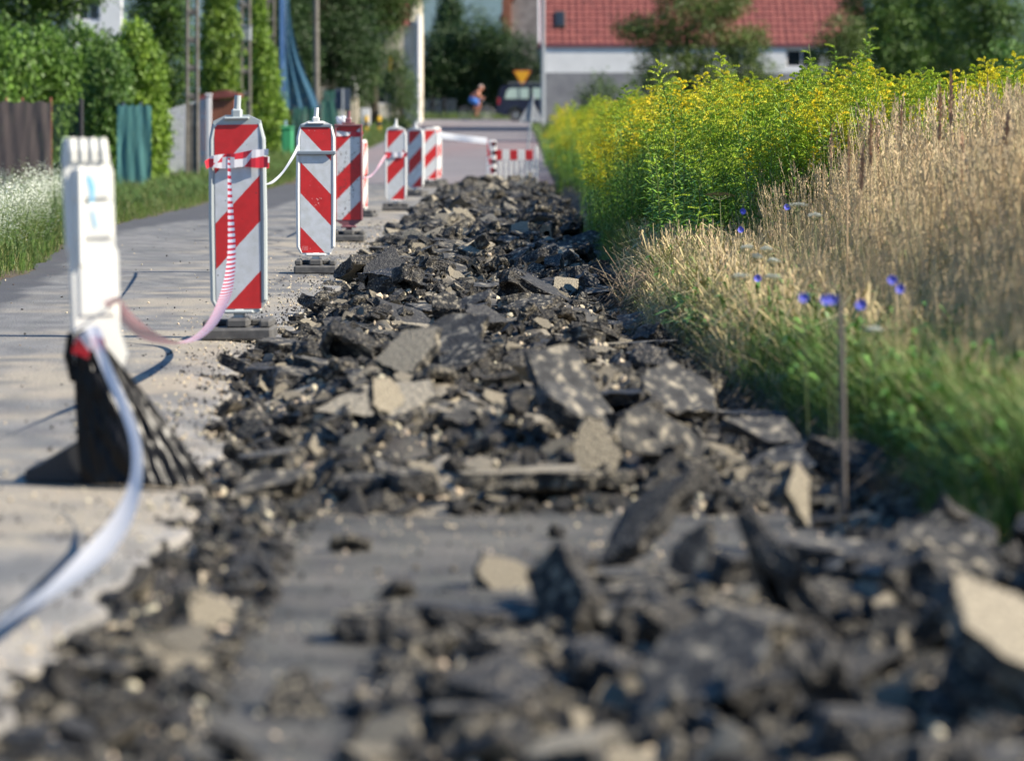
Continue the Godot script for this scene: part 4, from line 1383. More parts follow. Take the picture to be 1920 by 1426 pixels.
	for i in 9: bones.append([Vector3(rng.randf_range(-0.06, 0.07), 1.2 + rng.randf_range(-0.06, 0.05), rng.randf_range(-0.03, 0.03)), Vector3(rng.randf_range(-0.08, 0.09), 1.2 + rng.randf_range(-0.06, 0.05), rng.randf_range(-0.03, 0.03)), 0.022, 0.014])
	part("film", flesh(bones, 0.008, 0.006).mesh(M.white_film), wrap)

	# hedges
	var h0 := Color(0.032, 0.085, 0.014)
	var h1 := Color(0.17, 0.31, 0.04)
	var b0 := Color(0.07, 0.15, 0.014)
	var b1 := Color(0.25, 0.38, 0.035)
	for q in [[-40, 60, 3.2, 0.85], [48, 61, 3.1, 0.85], [140, 62, 3.1, 0.85]]:
		tree("dark_thuja", ["dark green clipped thuja above the outer end of the brown screen", "dark green clipped thuja above the middle of the brown screen", "dark green clipped thuja behind the mesh fence"][[-40, 48, 140].find(q[0])], "hedge", on_ground(q[0], q[1]), [[Vector3(0, q[2] * 0.30, 0), Vector3(q[3], q[2] * 0.42, 0.6)], [Vector3(0.08, q[2] * 0.64, 0), Vector3(q[3] * 1.15, q[2] * 0.36, 0.65)]], 520.0, 0.48, "thuja", h0, h1, q[2] * 0.7, 0.08, "dark clipped thujas")
	tree("bright_thuja", "green thuja column between the mesh fence and the teal screen", "hedge", on_ground(195, 59.5), [[Vector3(0, 0.8, 0), Vector3(0.5, 0.95, 0.45)], [Vector3(0.05, 1.7, 0), Vector3(0.46, 1.0, 0.42)]], 620.0, 0.44, "thuja", h0, Color(0.11, 0.21, 0.03), 1.5, 0.06, "thuja columns")
	tree("bright_thuja", "bright yellow-green thuja column beside the teal screen", "hedge", on_ground(262, 63), [[Vector3(0.08, 0.9, 0), Vector3(0.54, 1.1, 0.5)], [Vector3(0.02, 1.9, 0), Vector3(0.54, 1.0, 0.45)], [Vector3(-0.12, 2.6, 0), Vector3(0.42, 0.6, 0.4)]], 620.0, 0.44, "thuja", b0, b1, 2.2, 0.06, "thuja columns")
	tree("tall_thuja", "tall bright thuja column between the two nearest lattice poles", "hedge", on_ground(412, 82), [[Vector3(0, 1.2, 0), Vector3(0.62, 1.5, 0.6)], [Vector3(0, 2.9, 0), Vector3(0.56, 1.5, 0.55)], [Vector3(0, 4.3, 0), Vector3(0.40, 1.0, 0.4)]], 500.0, 0.5, "thuja", b0 * 0.8, b1 * 0.8, 3.6, 0.07, "thuja columns")
	tree("tall_thuja", "tapering light green thuja beside the blue net", "hedge", on_ground(495, 86), [[Vector3(0.05, 0.9, 0), Vector3(0.58, 1.2, 0.55)], [Vector3(-0.05, 2.1, 0), Vector3(0.48, 1.2, 0.45)], [Vector3(-0.15, 3.4, 0), Vector3(0.28, 1.1, 0.3)]], 500.0, 0.5, "thuja", b0, b1, 3.0, 0.07, "thuja columns")
	tree("dark_conifer", "dark drooping conifer above the clipped hedge", "tree", on_ground(60, 74), [[Vector3(-0.4, 3.9, 0), Vector3(1.5, 1.1, 1.0)], [Vector3(0.7, 4.6, 0), Vector3(1.2, 1.0, 1.0)], [Vector3(-0.8, 5.4, 0), Vector3(1.4, 1.0, 1.0)]], 120.0, 0.85, "broad", h0 * 0.8, h1 * 0.6, 4.6, 0.12)
	tree("dark_conifer", "dark tree in the gap beside the first lattice pole", "tree", on_ground(318, 88), [[Vector3(0, 2.2, 0), Vector3(0.8, 2.0, 0.7)], [Vector3(-0.2, 4.4, 0), Vector3(0.9, 1.4, 0.8)], [Vector3(0.1, 5.9, 0), Vector3(0.8, 0.9, 0.7)]], 140.0, 0.8, "broad", h0 * 0.8, h1 * 0.7, 4.4, 0.1)

	# the left verge
	var tuft := grass_tuft(26, 0.20, 0.5, [Color(0.07, 0.14, 0.025), Color(0.12, 0.20, 0.04), Color(0.20, 0.20, 0.07)])
	var where := []
	for i in 5200:
		var dd := 16.0 + 60.0 * pow(rng.randf(), 0.8)
		var x := left_edge(dd) - 0.03 - absf(rng.randfn(0, 1.0)) - (0.0 if dd < 70 else 0.4)
		if x < -0.172 * dd: continue
		where.append(upright(Vector3(x, verge_height(x, dd), -dd), rng.randf_range(0.5, 1.15) * smoothstep(0.0, 0.35, left_edge(dd) - x + 0.12), 0.25))
	for i in 2200:
		var dd := rng.randf_range(70.0, 146.0)
		var x := -4.5 - absf(rng.randfn(0, 1.6))
		where.append(upright(Vector3(x, verge_height(x, dd), -dd), rng.randf_range(0.6, 1.5), 0.25))
	for i in 900:
		var dd := rng.randf_range(64.0, 140.0)
		var x := 0.95 + absf(rng.randfn(0, 1.2))
		where.append(upright(Vector3(x, verge_height(x, dd), -dd), rng.randf_range(0.6, 1.8), 0.25))
	for i in 1400:
		var dd := rng.randf_range(160.5, 166.0)
		where.append(upright(Vector3(rng.randf_range(-14, 9), rise(dd), -dd), rng.randf_range(0.8, 1.8), 0.25))
	var grass := many("verge_grass", tuft, where, [], self)
	tag(grass, "green grass along the verges of the road", "grass")
	# white-flowering weeds
	var weed := Shape.new()
	for i in 9:
		var p := Vector3(rng.randfn(0, 0.07), 0, rng.randfn(0, 0.07))
		var top := p + Vector3(rng.randfn(0, 0.05), rng.randf_range(0.22, 0.48), rng.randfn(0, 0.05))
		weed.col = Color(0.12, 0.17, 0.05)
		ribbon_up(weed, p, top, 0.004)
		for j in 5: leaf(weed, p.lerp(top, rng.randf_range(0.1, 0.8)), rng.randf() * TAU, 0.06, 0.012, 0.3)
		weed.col = Color(0.70, 0.71, 0.64)
		for j in 9:
			var o := top + Vector3(rng.randfn(0, 0.035), rng.randfn(0, 0.025), rng.randfn(0, 0.035))
			weed.quad(o + Vector3(-0.011, 0, 0), o + Vector3(0, 0.004, 0.011), o + Vector3(0.011, 0, 0), o + Vector3(0, 0.008, -0.011))
	where = []
	for i in 420:
		var dd := rng.randf_range(23.0, 50.0)
		var x := left_edge(dd) - 0.25 - absf(rng.randfn(0, 0.9))
		if x > -0.136 * dd: continue
		where.append(upright(Vector3(x, verge_height(x, dd), -dd), rng.randf_range(0.7, 1.25), 0.2))
	var weeds := many("white_weeds", weed.mesh(M.leaf), where, [], self)
	tag(weeds, "white flowering weeds crowding the left verge", "weeds")

# ------------------------------------------------------------------ plants
func ribbon_up(s: Shape, a: Vector3, b: Vector3, w: float) -> void:
	var side := Vector3(1, 0, 0).rotated(Vector3.UP, rng.randf() * PI) * w / 2
	s.quad(a - side, a + side, b + side * 0.6, b - side * 0.6)

func leaf(s: Shape, at: Vector3, turn: float, l: float, w: float, up: float) -> void:
	var o := Vector3(cos(turn), 0, sin(turn))
	var side := Vector3(-o.z, 0, o.x) * w / 2
	var mid := at + o * l * 0.5 + Vector3(0, l * up, 0)
	var tip := at + o * l + Vector3(0, l * up * 0.6, 0)
	s.tri(at, mid + side, mid - side)
	s.tri(mid + side, tip, mid - side)

func grass_tuft(blades: int, h: float, spread: float, colors: Array) -> ArrayMesh:
	var s := Shape.new()
	for i in blades:
		s.col = vary(colors[rng.randi() % colors.size()], 0.2)
		var p := Vector3(rng.randfn(0, 0.055), -0.02, rng.randfn(0, 0.055))
		var dir := Vector3(rng.randfn(), 0, rng.randfn()).normalized()
		var side := dir.cross(Vector3.UP) * rng.randf_range(0.0018, 0.0036)
		var l := h * rng.randf_range(0.6, 1.5)
		var m := p + dir * l * spread * 0.35 + Vector3(0, l * 0.62, 0)
		var t := p + dir * l * spread * 1.1 + Vector3(0, l * (1.0 - 0.25 * spread * rng.randf()), 0)
		s.quad(p - side, p + side, m + side * 0.8, m - side * 0.8)
		s.tri(m - side * 0.8, m + side * 0.8, t)
	return s.mesh(M.leaf)

func dry_tuft(stalks: int, h: float, rich: float) -> ArrayMesh:   # straw with loose seed heads
	var s := Shape.new()
	for i in stalks:
		var straw := vary(Color(0.66, 0.53, 0.31).lerp(Color(0.38, 0.36, 0.15), rng.randf() * rng.randf()), 0.22)
		s.col = straw
		var p := Vector3(rng.randfn(0, 0.07), -0.02, rng.randfn(0, 0.07))
		var l := h * rng.randf_range(0.62, 1.1)
		var lean := Vector3(rng.randfn(0, 0.08), 0, rng.randfn(0, 0.08)) * l
		var m := p + lean * 0.35 + Vector3(0, l * 0.55, 0)
		var t := p + lean + Vector3(0, l, 0)
		ribbon_up(s, p, m, 0.0034)
		ribbon_up(s, m, t, 0.0026)
		for k in 2:
			s.col = vary(Color(0.52, 0.42, 0.21) if rng.randf() < 0.55 else Color(0.13, 0.20, 0.045), 0.25)
			leaf(s, p.lerp(m, rng.randf_range(0.1, 0.95)), rng.randf() * TAU, rng.randf_range(0.14, 0.28), 0.008, rng.randf_range(0.3, 0.9))
		if rng.randf() > rich: continue
		var head := rng.randf_range(0.10, 0.18)
		s.col = vary(Color(0.58, 0.45, 0.28), 0.22)
		for k in 9:
			var q := float(k) / 9
			var o := t - (t - m).normalized() * head * q
			var a := rng.randf() * TAU
			var w := 0.004 + 0.018 * q * rng.randf_range(0.6, 1.2)
			var e := o + Vector3(cos(a) * w, 0.020, sin(a) * w)
			s.tri(o, e + Vector3(0.003, 0.010, 0), e - Vector3(0.003, -0.002, 0.003))
			s.tri(o + Vector3(0, 0.006, 0), e + Vector3(0, 0.016, 0.004), e + Vector3(0.005, 0.002, 0))
	return s.mesh(M.dry_grass)

func goldenrod(h: float, bloom: float) -> Shape:   # one stem: narrow leaves all the way up, an arching yellow plume on top
	var s := Shape.new()
	var lean := Vector3(rng.randfn(0, 0.05), 0, rng.randfn(0, 0.05)) * h
	var green := Color(0.15, 0.285, 0.03)
	s.col = Color(0.13, 0.18, 0.05)
	var pts := []
	for k in 5:
		var q := k / 4.0
		pts.append(lean * q * q + Vector3(0, h * q - 0.02, 0))
	s.tube(pts, [0.005, 0.0045, 0.004, 0.003, 0.002], 3, false)
	var count := int(h * 62)
	for i in count:
		var q := 0.08 + 0.84 * i / count
		var at := lean * q * q + Vector3(0, h * q, 0)
		s.col = vary(green.lerp(Color(0.27, 0.38, 0.035), q * q * rng.randf()), 0.28)
		leaf(s, at, i * 2.4 + rng.randf() * 0.5, lerpf(0.135, 0.055, q * q) * rng.randf_range(0.75, 1.2), lerpf(0.029, 0.013, q), rng.randf_range(0.05, 0.6))
	var gold := Color(0.84, 0.66, 0.03).lerp(Color(0.36, 0.46, 0.04), clampf(1.0 - bloom, 0.0, 1.0))
	var branches := 13 if bloom >= 0.0 else 3
	for b in branches:
		var q := float(b) / branches
		var at := lean * 0.9 + Vector3(0, h * (0.82 + 0.18 * q), 0)
		var a := b * 2.4
		var l := lerpf(0.15, 0.03, q) * rng.randf_range(0.6, 1.3)
		for k in 7:
			var e := (k + 1.0) / 7
			var o := at + Vector3(cos(a) * l * e, l * (0.75 * e - 0.45 * e * e), sin(a) * l * e)
			s.col = vary(gold, 0.25)
			var r := 0.0105
			var t := rng.randf() * TAU
			s.quad(o + Vector3(cos(t) * r, 0, sin(t) * r), o + Vector3(0, r * 1.4, 0), o - Vector3(cos(t) * r, 0, sin(t) * r), o - Vector3(0, r * 0.6, 0))
			s.tri(o + Vector3(-sin(t) * r, 0, cos(t) * r), o + Vector3(0, r * 1.5, 0), o + Vector3(sin(t) * r, 0.002, -cos(t) * r))
	return s

func build_vegetation_right() -> void:
	# goldenrod: six kinds of stem spread over the meadow
	var stand := thing("goldenrod_stand", "dense stand of yellow flowering goldenrod beside the torn-up road", "goldenrod")
	stand.set_meta("kind", "stuff")
	var groups := [[], [], [], [], [], [], []]
	var i := 0
	while i < 9000:
		i += 1
		var d := 20.5 + 62.0 * pow(rng.randf(), 1.35)
		var wide := 0.172 * d + 0.8
		var x := bank_edge(d) + 0.02 + (wide - bank_edge(d)) * pow(rng.randf(), 1.25)
		if d < 23.0 and x < 1.05 + 0.25 * (23.0 - d): continue
		if fine_noise.get_noise_2d(x * 0.45, d * 0.3) < -0.22: continue
		if x - bank_edge(d) < 0.25 + 0.5 * wide_noise.get_noise_2d(x * 0.5, d * 1.4): continue
		if d < 26.0 and x > 2.2 and rng.randf() < 0.3: continue
		var p := Vector3(x, verge_height(x, d), -d)
		var edge := smoothstep(0.0, 0.55, x - bank_edge(d))
		var size := lerpf(0.62, 1.0, edge) * rng.randf_range(0.72, 1.06) * (1.0 + 0.17 * wide_noise.get_noise_2d(x * 1.6, d * 1.0))
		var k := rng.randi() % 6
		if d < 25.0 and x < 2.0 and rng.randf() < 0.6: k = 6
		var t := upright(p, size, 0.20)
		groups[k].append(t)
	for k in 7:
		var bloom: float = [1.0, 0.7, 0.35, 0.15, 0.5, 0.0, 0.0][k]
		many("stems", goldenrod([1.26, 1.34, 1.30, 1.38, 1.22, 1.34, 1.08][k], bloom).mesh(M.leaf), groups[k], [], stand)
	# single tall stems over the stand
	var tall := goldenrod(1.92, -1.0).mesh(M.leaf)
	for q in [[1600, 27.0, 1.0], [1578, 27.6, 0.93], [1622, 28.0, 0.97], [1545, 27.2, 0.90], [1535, 28.5, 0.84], [1395, 30.0, 0.86], [1500, 29.0, 0.80]]:
		var x: float = (q[0] - 960.0) * q[1] / FOCAL
		var o := single("tall_goldenrod", tall, "very tall unopened green goldenrod stem sticking out above the yellow stand", "goldenrod", Vector3(x, verge_height(x, q[1]), -q[1]), "tall green stems above the goldenrod")
		o.scale = Vector3(1.25, q[2], 1.25)
		o.rotation.y = rng.randf() * TAU
	# the leafy plants at the corner of the stand, in full focus
	var leafy := goldenrod(1.0, -1.0).mesh(M.leaf)
	for q in [[1262, 21.0, 0.98], [1282, 20.7, 0.86], [1240, 21.5, 0.92], [1310, 20.9, 0.92], [1225, 21.9, 0.82], [1275, 20.3, 0.58], [1300, 20.2, 0.50], [1335, 20.6, 0.72]]:
		var x: float = (q[0] - 960.0) * q[1] / FOCAL
		var o := single("leafy_goldenrod", leafy, "fresh green leafy goldenrod plant at the near corner of the stand", "goldenrod", Vector3(x, verge_height(x, q[1]), -q[1]), "leafy plants at the corner of the stand")
		o.scale = Vector3(1.25, q[2], 1.25)
		o.rotation.y = rng.randf() * TAU
	# straw-coloured meadow grass, taller away from the road
	var meadow := thing("meadow_grass", "tall straw-coloured meadow grass with loose seed heads on the right verge", "grass")
	meadow.set_meta("kind", "stuff")
	var kinds := [[], [], []]
	i = 0
	while i < 3000:
		i += 1
		var d := rng.randf_range(8.6, 23.0)
		var r := bank_edge(d)
		var x := r + 0.25 + (0.172 * d + 0.5 - r) * pow(rng.randf(), 0.9)
		var h := smoothstep(0.30, 1.8, x - r + 0.2 * wide_noise.get_noise_2d(x * 2.0, d * 2.0))
		if rng.randf() > 0.25 + h: continue
		if d > 16.0 and rng.randf() > smoothstep(1.0, 2.6, x): continue
		kinds[rng.randi() % 3].append(upright(Vector3(x, verge_height(x, d), -d), lerpf(0.28, 0.94, h) * rng.randf_range(0.72, 1.16), 0.16))
	for k in 3:
		many("straw", dry_tuft(24, [1.0, 0.90, 1.06][k], [0.55, 0.4, 0.7][k]), kinds[k], [], meadow)
	# short fringe along the bank, greener near
	var fringe := [[], [], []]
	for j in 7500:
		var d := rng.randf_range(8.3, 34.0)
		var r := bank_edge(d)
		var x := r + 0.02 + absf(rng.randfn(0, 0.42))
		var p := Vector3(x, verge_height(x, d), -d)
		var green := 0.30 + smoothstep(15.5, 10.0, d) + smoothstep(20.0, 26.0, d) + 0.6 * wide_noise.get_noise_2d(x * 3.0, d * 1.5)
		var k := 0 if rng.randf() < green else 1
		if k == 1 and rng.randf() < 0.25: k = 2
		fringe[k].append(upright(p, rng.randf_range(0.6, 1.25) * lerpf(0.55, 1.0, smoothstep(0.0, 0.3, x - r)), 0.32))
	for j in 2300:   # fresh broad grass low in the near corner
		var d := rng.randf_range(8.3, 12.5)
		var x := bank_edge(d) + 0.12 + 0.9 * rng.randf()
		fringe[0].append(upright(Vector3(x, verge_height(x, d), -d), rng.randf_range(0.6, 1.15), 0.22))
	var bank := thing("bank_grass", "mixed green and withered grass along the edge of the dug road", "grass")
	bank.set_meta("kind", "stuff")
	many("green_blades", grass_tuft(26, 0.18, 0.55, [Color(0.06, 0.13, 0.02), Color(0.11, 0.20, 0.035), Color(0.17, 0.23, 0.055), Color(0.40, 0.34, 0.17)]), fringe[0], [], bank)
	many("withered_blades", grass_tuft(26, 0.20, 0.7, [Color(0.30, 0.24, 0.12), Color(0.22, 0.21, 0.08), Color(0.38, 0.30, 0.17)]), fringe[1], [], bank)
	many("straw_stalks", dry_tuft(12, 0.34, 0.5), fringe[2], [], bank)
	var rosette := Shape.new()
	for j in 22:
		rosette.col = vary(Color(0.10, 0.21, 0.03), 0.3)
		leaf(rosette, Vector3(rng.randfn(0, 0.03), rng.randf_range(0.0, 0.14), rng.randfn(0, 0.03)), rng.randf() * TAU, rng.randf_range(0.05, 0.11), rng.randf_range(0.010, 0.020), rng.randf_range(0.1, 0.7))
	var herbs := []
	for j in 520:
		var d := rng.randf_range(8.4, 19.0)
		var x := bank_edge(d) + 0.10 + 0.8 * rng.randf()
		herbs.append(upright(Vector3(x, verge_height(x, d), -d), rng.randf_range(0.7, 1.6), 0.3))
	many("herbs", rosette.mesh(M.leaf), herbs, [], bank)
	# torn brown roots hanging over the cut
	var roots := Shape.new()
	for j in 30:
		roots.col = vary(Color(0.13, 0.095, 0.06), 0.3)
		var p := Vector3(rng.randfn(0, 0.05), rng.randfn(0.02, 0.02), rng.randfn(0, 0.05))
		var e := p + Vector3(-0.04 + rng.randfn(0, 0.05), rng.randfn(-0.03, 0.03), rng.randfn(0, 0.06))
		ribbon_up(roots, p, p.lerp(e, 0.5) + Vector3(0, 0.02, 0), 0.003)
		ribbon_up(roots, p.lerp(e, 0.5) + Vector3(0, 0.02, 0), e, 0.003)
	var spots := []
	for j in 900:
		var d := rng.randf_range(9.0, 24.0)
		var x := bank_edge(d) + rng.randf_range(-0.03, 0.16)
		spots.append(Transform3D(Basis(Vector3.UP, rng.randf_range(-0.6, 0.6)) * Basis.from_scale(Vector3.ONE * rng.randf_range(0.7, 1.5)), Vector3(x, verge_height(x, d) + 0.01, -d)))
	var torn := many("torn_roots", roots.mesh(M.dry_grass), spots, [], self)
	tag(torn, "brown torn roots along the cut edge of the bank", "roots")
	# brown dead brush at the corner of the goldenrod
	var brush := Shape.new()
	for j in 190:
		brush.col = vary(Color(0.24, 0.18, 0.12), 0.35)
		var p := Vector3(rng.randf_range(-0.35, 0.40), rng.randf_range(0.0, 0.18), rng.randf_range(-0.3, 0.3))
		var dir := Vector3(rng.randfn(0, 0.6), absf(rng.randfn(0, 0.55)) + 0.1, rng.randfn(0, 0.5)).normalized()
		var e := p + dir * rng.randf_range(0.10, 0.30)
		brush.tube([p, p.lerp(e, 0.5) + Vector3(rng.randfn(0, 0.02), 0.01, 0), e], [0.0028, 0.002, 0.0012], 3, false)
		for k in 3: leaf(brush, p.lerp(e, rng.randf()), rng.randf() * TAU, 0.025, 0.008, 0.4)
	var bx := (1255.0 - 960.0) * 18.6 / FOCAL
	single("dead_brush", brush.mesh(M.dry_grass), "tangle of dead brown twigs in front of the goldenrod", "brush", Vector3(bx, verge_height(bx, 18.6), -18.6))
	# reed grass spikes standing over the straw
	var spike := Shape.new()
	spike.col = Color(0.40, 0.29, 0.17)
	spike.tube([Vector3(0, -0.02, 0), Vector3(0.01, 0.6, 0), Vector3(0.015, 1.0, 0)], [0.003, 0.0028, 0.002], 4, false)
	for j in 130:
		var q := rng.randf()
		spike.col = vary(Color(0.40, 0.255, 0.17), 0.25)
		var o := Vector3(0.015, 0.80 + 0.25 * q, 0)
		var a := rng.randf() * TAU
		var w := 0.017 * sin(PI * clampf(q * 0.9 + 0.1, 0, 1)) * rng.randf_range(0.4, 1.0)
		var e := o + Vector3(cos(a) * w, 0.022, sin(a) * w)
		spike.tri(o, e + Vector3(0.003, 0.006, 0), e + Vector3(-0.003, 0, 0.003))
	var sm := spike.mesh(M.dry_grass)
	for q in [[1588, 15.0, 300], [1596, 15.2, 322], [1630, 16.0, 265], [1690, 17.0, 240], [1757, 15.5, 205], [1787, 17.0, 182], [1803, 15.0, 300], [1548, 17.5, 285], [1660, 18.5, 262], [1870, 15.0, 262]]:
		var x: float = (q[0] - 960.0) * q[1] / FOCAL
		var base := verge_height(x, q[1])
		var top: float = EYE - (q[2] - 45.0 - 250.0) * q[1] / FOCAL
		var o := single("reed_grass", sm, "tall reddish-brown feathery grass spike rising from the straw", "grass spike", Vector3(x, base, -q[1]), "reddish grass spikes above the straw")
		o.scale = Vector3(1.25, (top - base) / 1.05, 1.25)
		o.rotation = Vector3(rng.randfn(0, 0.03), rng.randf() * TAU, rng.randfn(0, 0.03))

func build_flowers() -> void:
	# chicory: blue heads on wiry stems
	var k := 0
	for q in [[1507, 557, 10.2], [1561, 560, 9.9], [1549, 561, 10.0], [1614, 570, 10.3], [1688, 541, 11.0], [1673, 524, 11.2], [1393, 396, 17.6], [1389, 430, 17.2], [1476, 388, 17.0], [1421, 521, 14.2], [1270, 570, 16.6]]:
		var head := spot(q[0], q[1], q[2])
		var g := verge_height(head.x, q[2])
		var t := thing("chicory", "blue chicory flower on a wiry stem in the verge", "wildflower", Vector3(head.x, g, head.z), 0.0, "blue chicory flowers")
		var h := head.y - g
		var s := Shape.new()
		s.col = Color(0.12, 0.15, 0.07)
		s.tube([Vector3(0.03, -0.02, 0), Vector3(0.01, h * 0.5, 0.01), Vector3(0, h, 0)], [0.0018, 0.0015, 0.0012], 4)
		part("stem", s.mesh(M.leaf), t)
		s = Shape.new()
		for n in 15:
			var a := TAU * n / 15
			var o := Vector3(cos(a), sin(a), 0)
			var side := Vector3(-o.y, o.x, 0) * 0.0045
			var l := 0.019 * rng.randf_range(0.85, 1.1)
			s.quad(Vector3(0, h, 0.004) + o * 0.002, Vector3(0, h, 0.007) + o * l * 0.6 + side, Vector3(0, h, 0.012) + o * l, Vector3(0, h, 0.007) + o * l * 0.6 - side)
		var petals := part("petals", s.mesh(M.flower_blue), t)
		k += 1
	# wild carrot umbels
	for q in [[1350, 366, 18.4, 0.085], [1497, 386, 16.0, 0.055], [1390, 519, 14.0, 0.045], [1448, 521, 13.6, 0.042], [1401, 465, 15.2, 0.035], [1437, 468, 15.0, 0.028], [1450, 490, 14.6, 0.03], [1528, 405, 15.5, 0.035], [1420, 482, 15.0, 0.026], [1640, 620, 10.6, 0.03]]:
		var head := spot(q[0], q[1], q[2])
		var g := verge_height(head.x, q[2])
		var big: bool = q[3] > 0.08
		var t := thing("wild_carrot", "large brownish dry umbel of wild carrot by the goldenrod" if big else "flat white wild carrot umbel in the verge grass", "wildflower", Vector3(head.x, g, head.z), 0.0, "" if big else "white umbels in the verge")
		var h := head.y - g
		var s := Shape.new()
		s.col = Color(0.16, 0.18, 0.08)
		s.tube([Vector3(-0.03, -0.02, 0), Vector3(0.01, h * 0.5, 0.01), Vector3(0, h - 0.03, 0)], [0.003, 0.0028, 0.0024], 4)
		for n in 12:
			var a := TAU * n / 12
			s.tube([Vector3(0, h - 0.03, 0), Vector3(cos(a) * q[3] * 0.8, h - 0.004, sin(a) * q[3] * 0.8)], 0.0012, 3, false)
		part("stem", s.mesh(M.leaf), t)
		s = Shape.new()
		for n in 150:
			var a := rng.randf() * TAU
			var r: float = q[3] * sqrt(rng.randf())
			var o := Vector3(cos(a) * r, h + 0.012 * (1.0 - pow(r / q[3], 2.0)) + rng.randfn(0, 0.003), sin(a) * r)
			var z := 0.0042 if not big else 0.0055
			s.quad(o + Vector3(z, 0, 0), o + Vector3(0, z * 0.7, z), o - Vector3(z, 0, 0), o + Vector3(0, -z * 0.3, -z))
		part("umbel", s.mesh(M.flower_white if not big else M.stone_crust), t)
# ------------------------------------------------------------------ broken asphalt
func slab_piece(seed_: int, rx: float, rz: float, th: float, skins: Array, rough := 1.0) -> ArrayMesh:
	var r := RandomNumberGenerator.new()
	r.seed = seed_
	var f := FastNoiseLite.new()
	f.seed = seed_
	f.frequency = 9.0
	f.fractal_octaves = 4
	f.fractal_gain = 0.6
	var corners := []
	var n := r.randi_range(4, 6)
	for i in n:
		var a := TAU * (i + r.randf_range(-0.32, 0.32)) / n
		var k := r.randf_range(0.72, 1.12)
		corners.append(Vector2(cos(a) * rx * k, sin(a) * rz * k))
	var seg := 30
	var rim := []
	for i in seg:
		var u := float(i) / seg * n
		var j := int(u)
		var e: Vector2 = (corners[j] as Vector2).lerp(corners[(j + 1) % n], u - j)
		rim.append(e * (1.0 + 0.15 * f.get_noise_2d(e.x * 2.2, e.y * 2.2) + r.randf_range(-0.035, 0.035)))
	var size := minf(rx, rz)
	var put := func(p: Vector3, amp: float) -> Vector3:
		return p + Vector3(f.get_noise_3dv(p + Vector3(5, 0, 0)), f.get_noise_3dv(p + Vector3(0, 7, 0)), f.get_noise_3dv(p + Vector3(0, 0, 11))) * amp
	# rings from the middle of the top, over the broken side, to the middle of the underside
	var rings := []
	var under := r.randf_range(-0.12, 0.08)
	var bow := r.randf_range(-0.10, 0.10) * size
	for q in [[0.0, 0.5, 0.002], [0.4, 0.5, 0.005], [0.75, 0.5, 0.006], [0.975, 0.5, 0.007], [1.0, 0.43, 0.012], [1.01 + under * 0.5, 0.2, 0.020], [1.0 + under, -0.08, 0.022], [0.99 + under, -0.34, 0.024], [0.94 + under, -0.5, 0.018], [0.5, -0.54, 0.016], [0.0, -0.52, 0.0]]:
		var ring := []
		for i in seg:
			var p := Vector3(rim[i].x * q[0], q[1] * th + bow * (1.0 - q[0] * q[0]), rim[i].y * q[0])
			if q[0] >= 0.8 and q[0] < 1.2 and q[1] < 0.45 and q[1] > -0.52:
				var j := 1.0 + 0.16 * rough * f.get_noise_3d(p.x * 0.6, p.y * 2.0 + 3.0, p.z * 0.6)
				p.x *= j
				p.z *= j
			ring.append(put.call(p, q[2] * rough))
		rings.append(ring)
	var mesh := ArrayMesh.new()
	for part_ in 3:
		var s := Shape.new()
		for k in [range(0, 3), range(3, 8), range(8, 10)][part_]:
			for i in seg:
				var m := (i + 1) % seg
				var a: Vector3 = rings[k][i]
				var b: Vector3 = rings[k][m]
				var c: Vector3 = rings[k + 1][m]
				var d: Vector3 = rings[k + 1][i]
				for t in [[a, d, c], [a, c, b]]:
					if k == 0 and t[2] == b: continue
					if k == 9 and t[1] == d: continue
					var at := s.v.size()
					var nor: Vector3 = (t[1] - t[0]).cross(t[2] - t[0]).normalized()
					if nor.dot((t[0] + t[1] + t[2]) / 3.0) < 0.0 and part_ == 1: nor = -nor
					if part_ == 0: nor = (nor if nor.y > 0 else -nor).lerp(Vector3.UP, 0.7).normalized()
					if part_ == 2 and nor.y > 0: nor = -nor
					for p in t:
						s.v.append(p)
						s.n.append(nor)
						s.ix.append(at)
						at += 1
		s.into(mesh, skins[part_])
	return mesh

func pebble_mesh(seed_: int, flat: float) -> ArrayMesh:
	var r := RandomNumberGenerator.new()
	r.seed = seed_
	var s := Shape.new()
	var ring := [[], [], []]
	for k in 3:
		for i in 6:
			var a := TAU * (i + 0.5 * (k % 2)) / 6
			var q: float = [0.62, 1.0, 0.65][k] * r.randf_range(0.75, 1.2)
			ring[k].append(Vector3(cos(a) * q, ([0.6, 0.0, -0.6][k] + r.randf_range(-0.15, 0.15)) * flat, sin(a) * q))
	var top := Vector3(0, 0.85 * flat, 0)
	var low := Vector3(0, -0.85 * flat, 0)
	for i in 6:
		var m := (i + 1) % 6
		s.tri(top, ring[0][m], ring[0][i])
		s.quad(ring[0][i], ring[0][m], ring[1][m], ring[1][i])
		s.quad(ring[1][i], ring[1][m], ring[2][m], ring[2][i])
		s.tri(low, ring[2][i], ring[2][m])
	return s.mesh(M.pebble)

func tumbled(at: Vector3, size: float, tilt := 3.2) -> Transform3D:
	return Transform3D(Basis.from_euler(Vector3(rng.randf_range(-tilt, tilt), rng.randf() * TAU, rng.randf_range(-tilt, tilt))) * Basis.from_scale(Vector3.ONE * size), at)

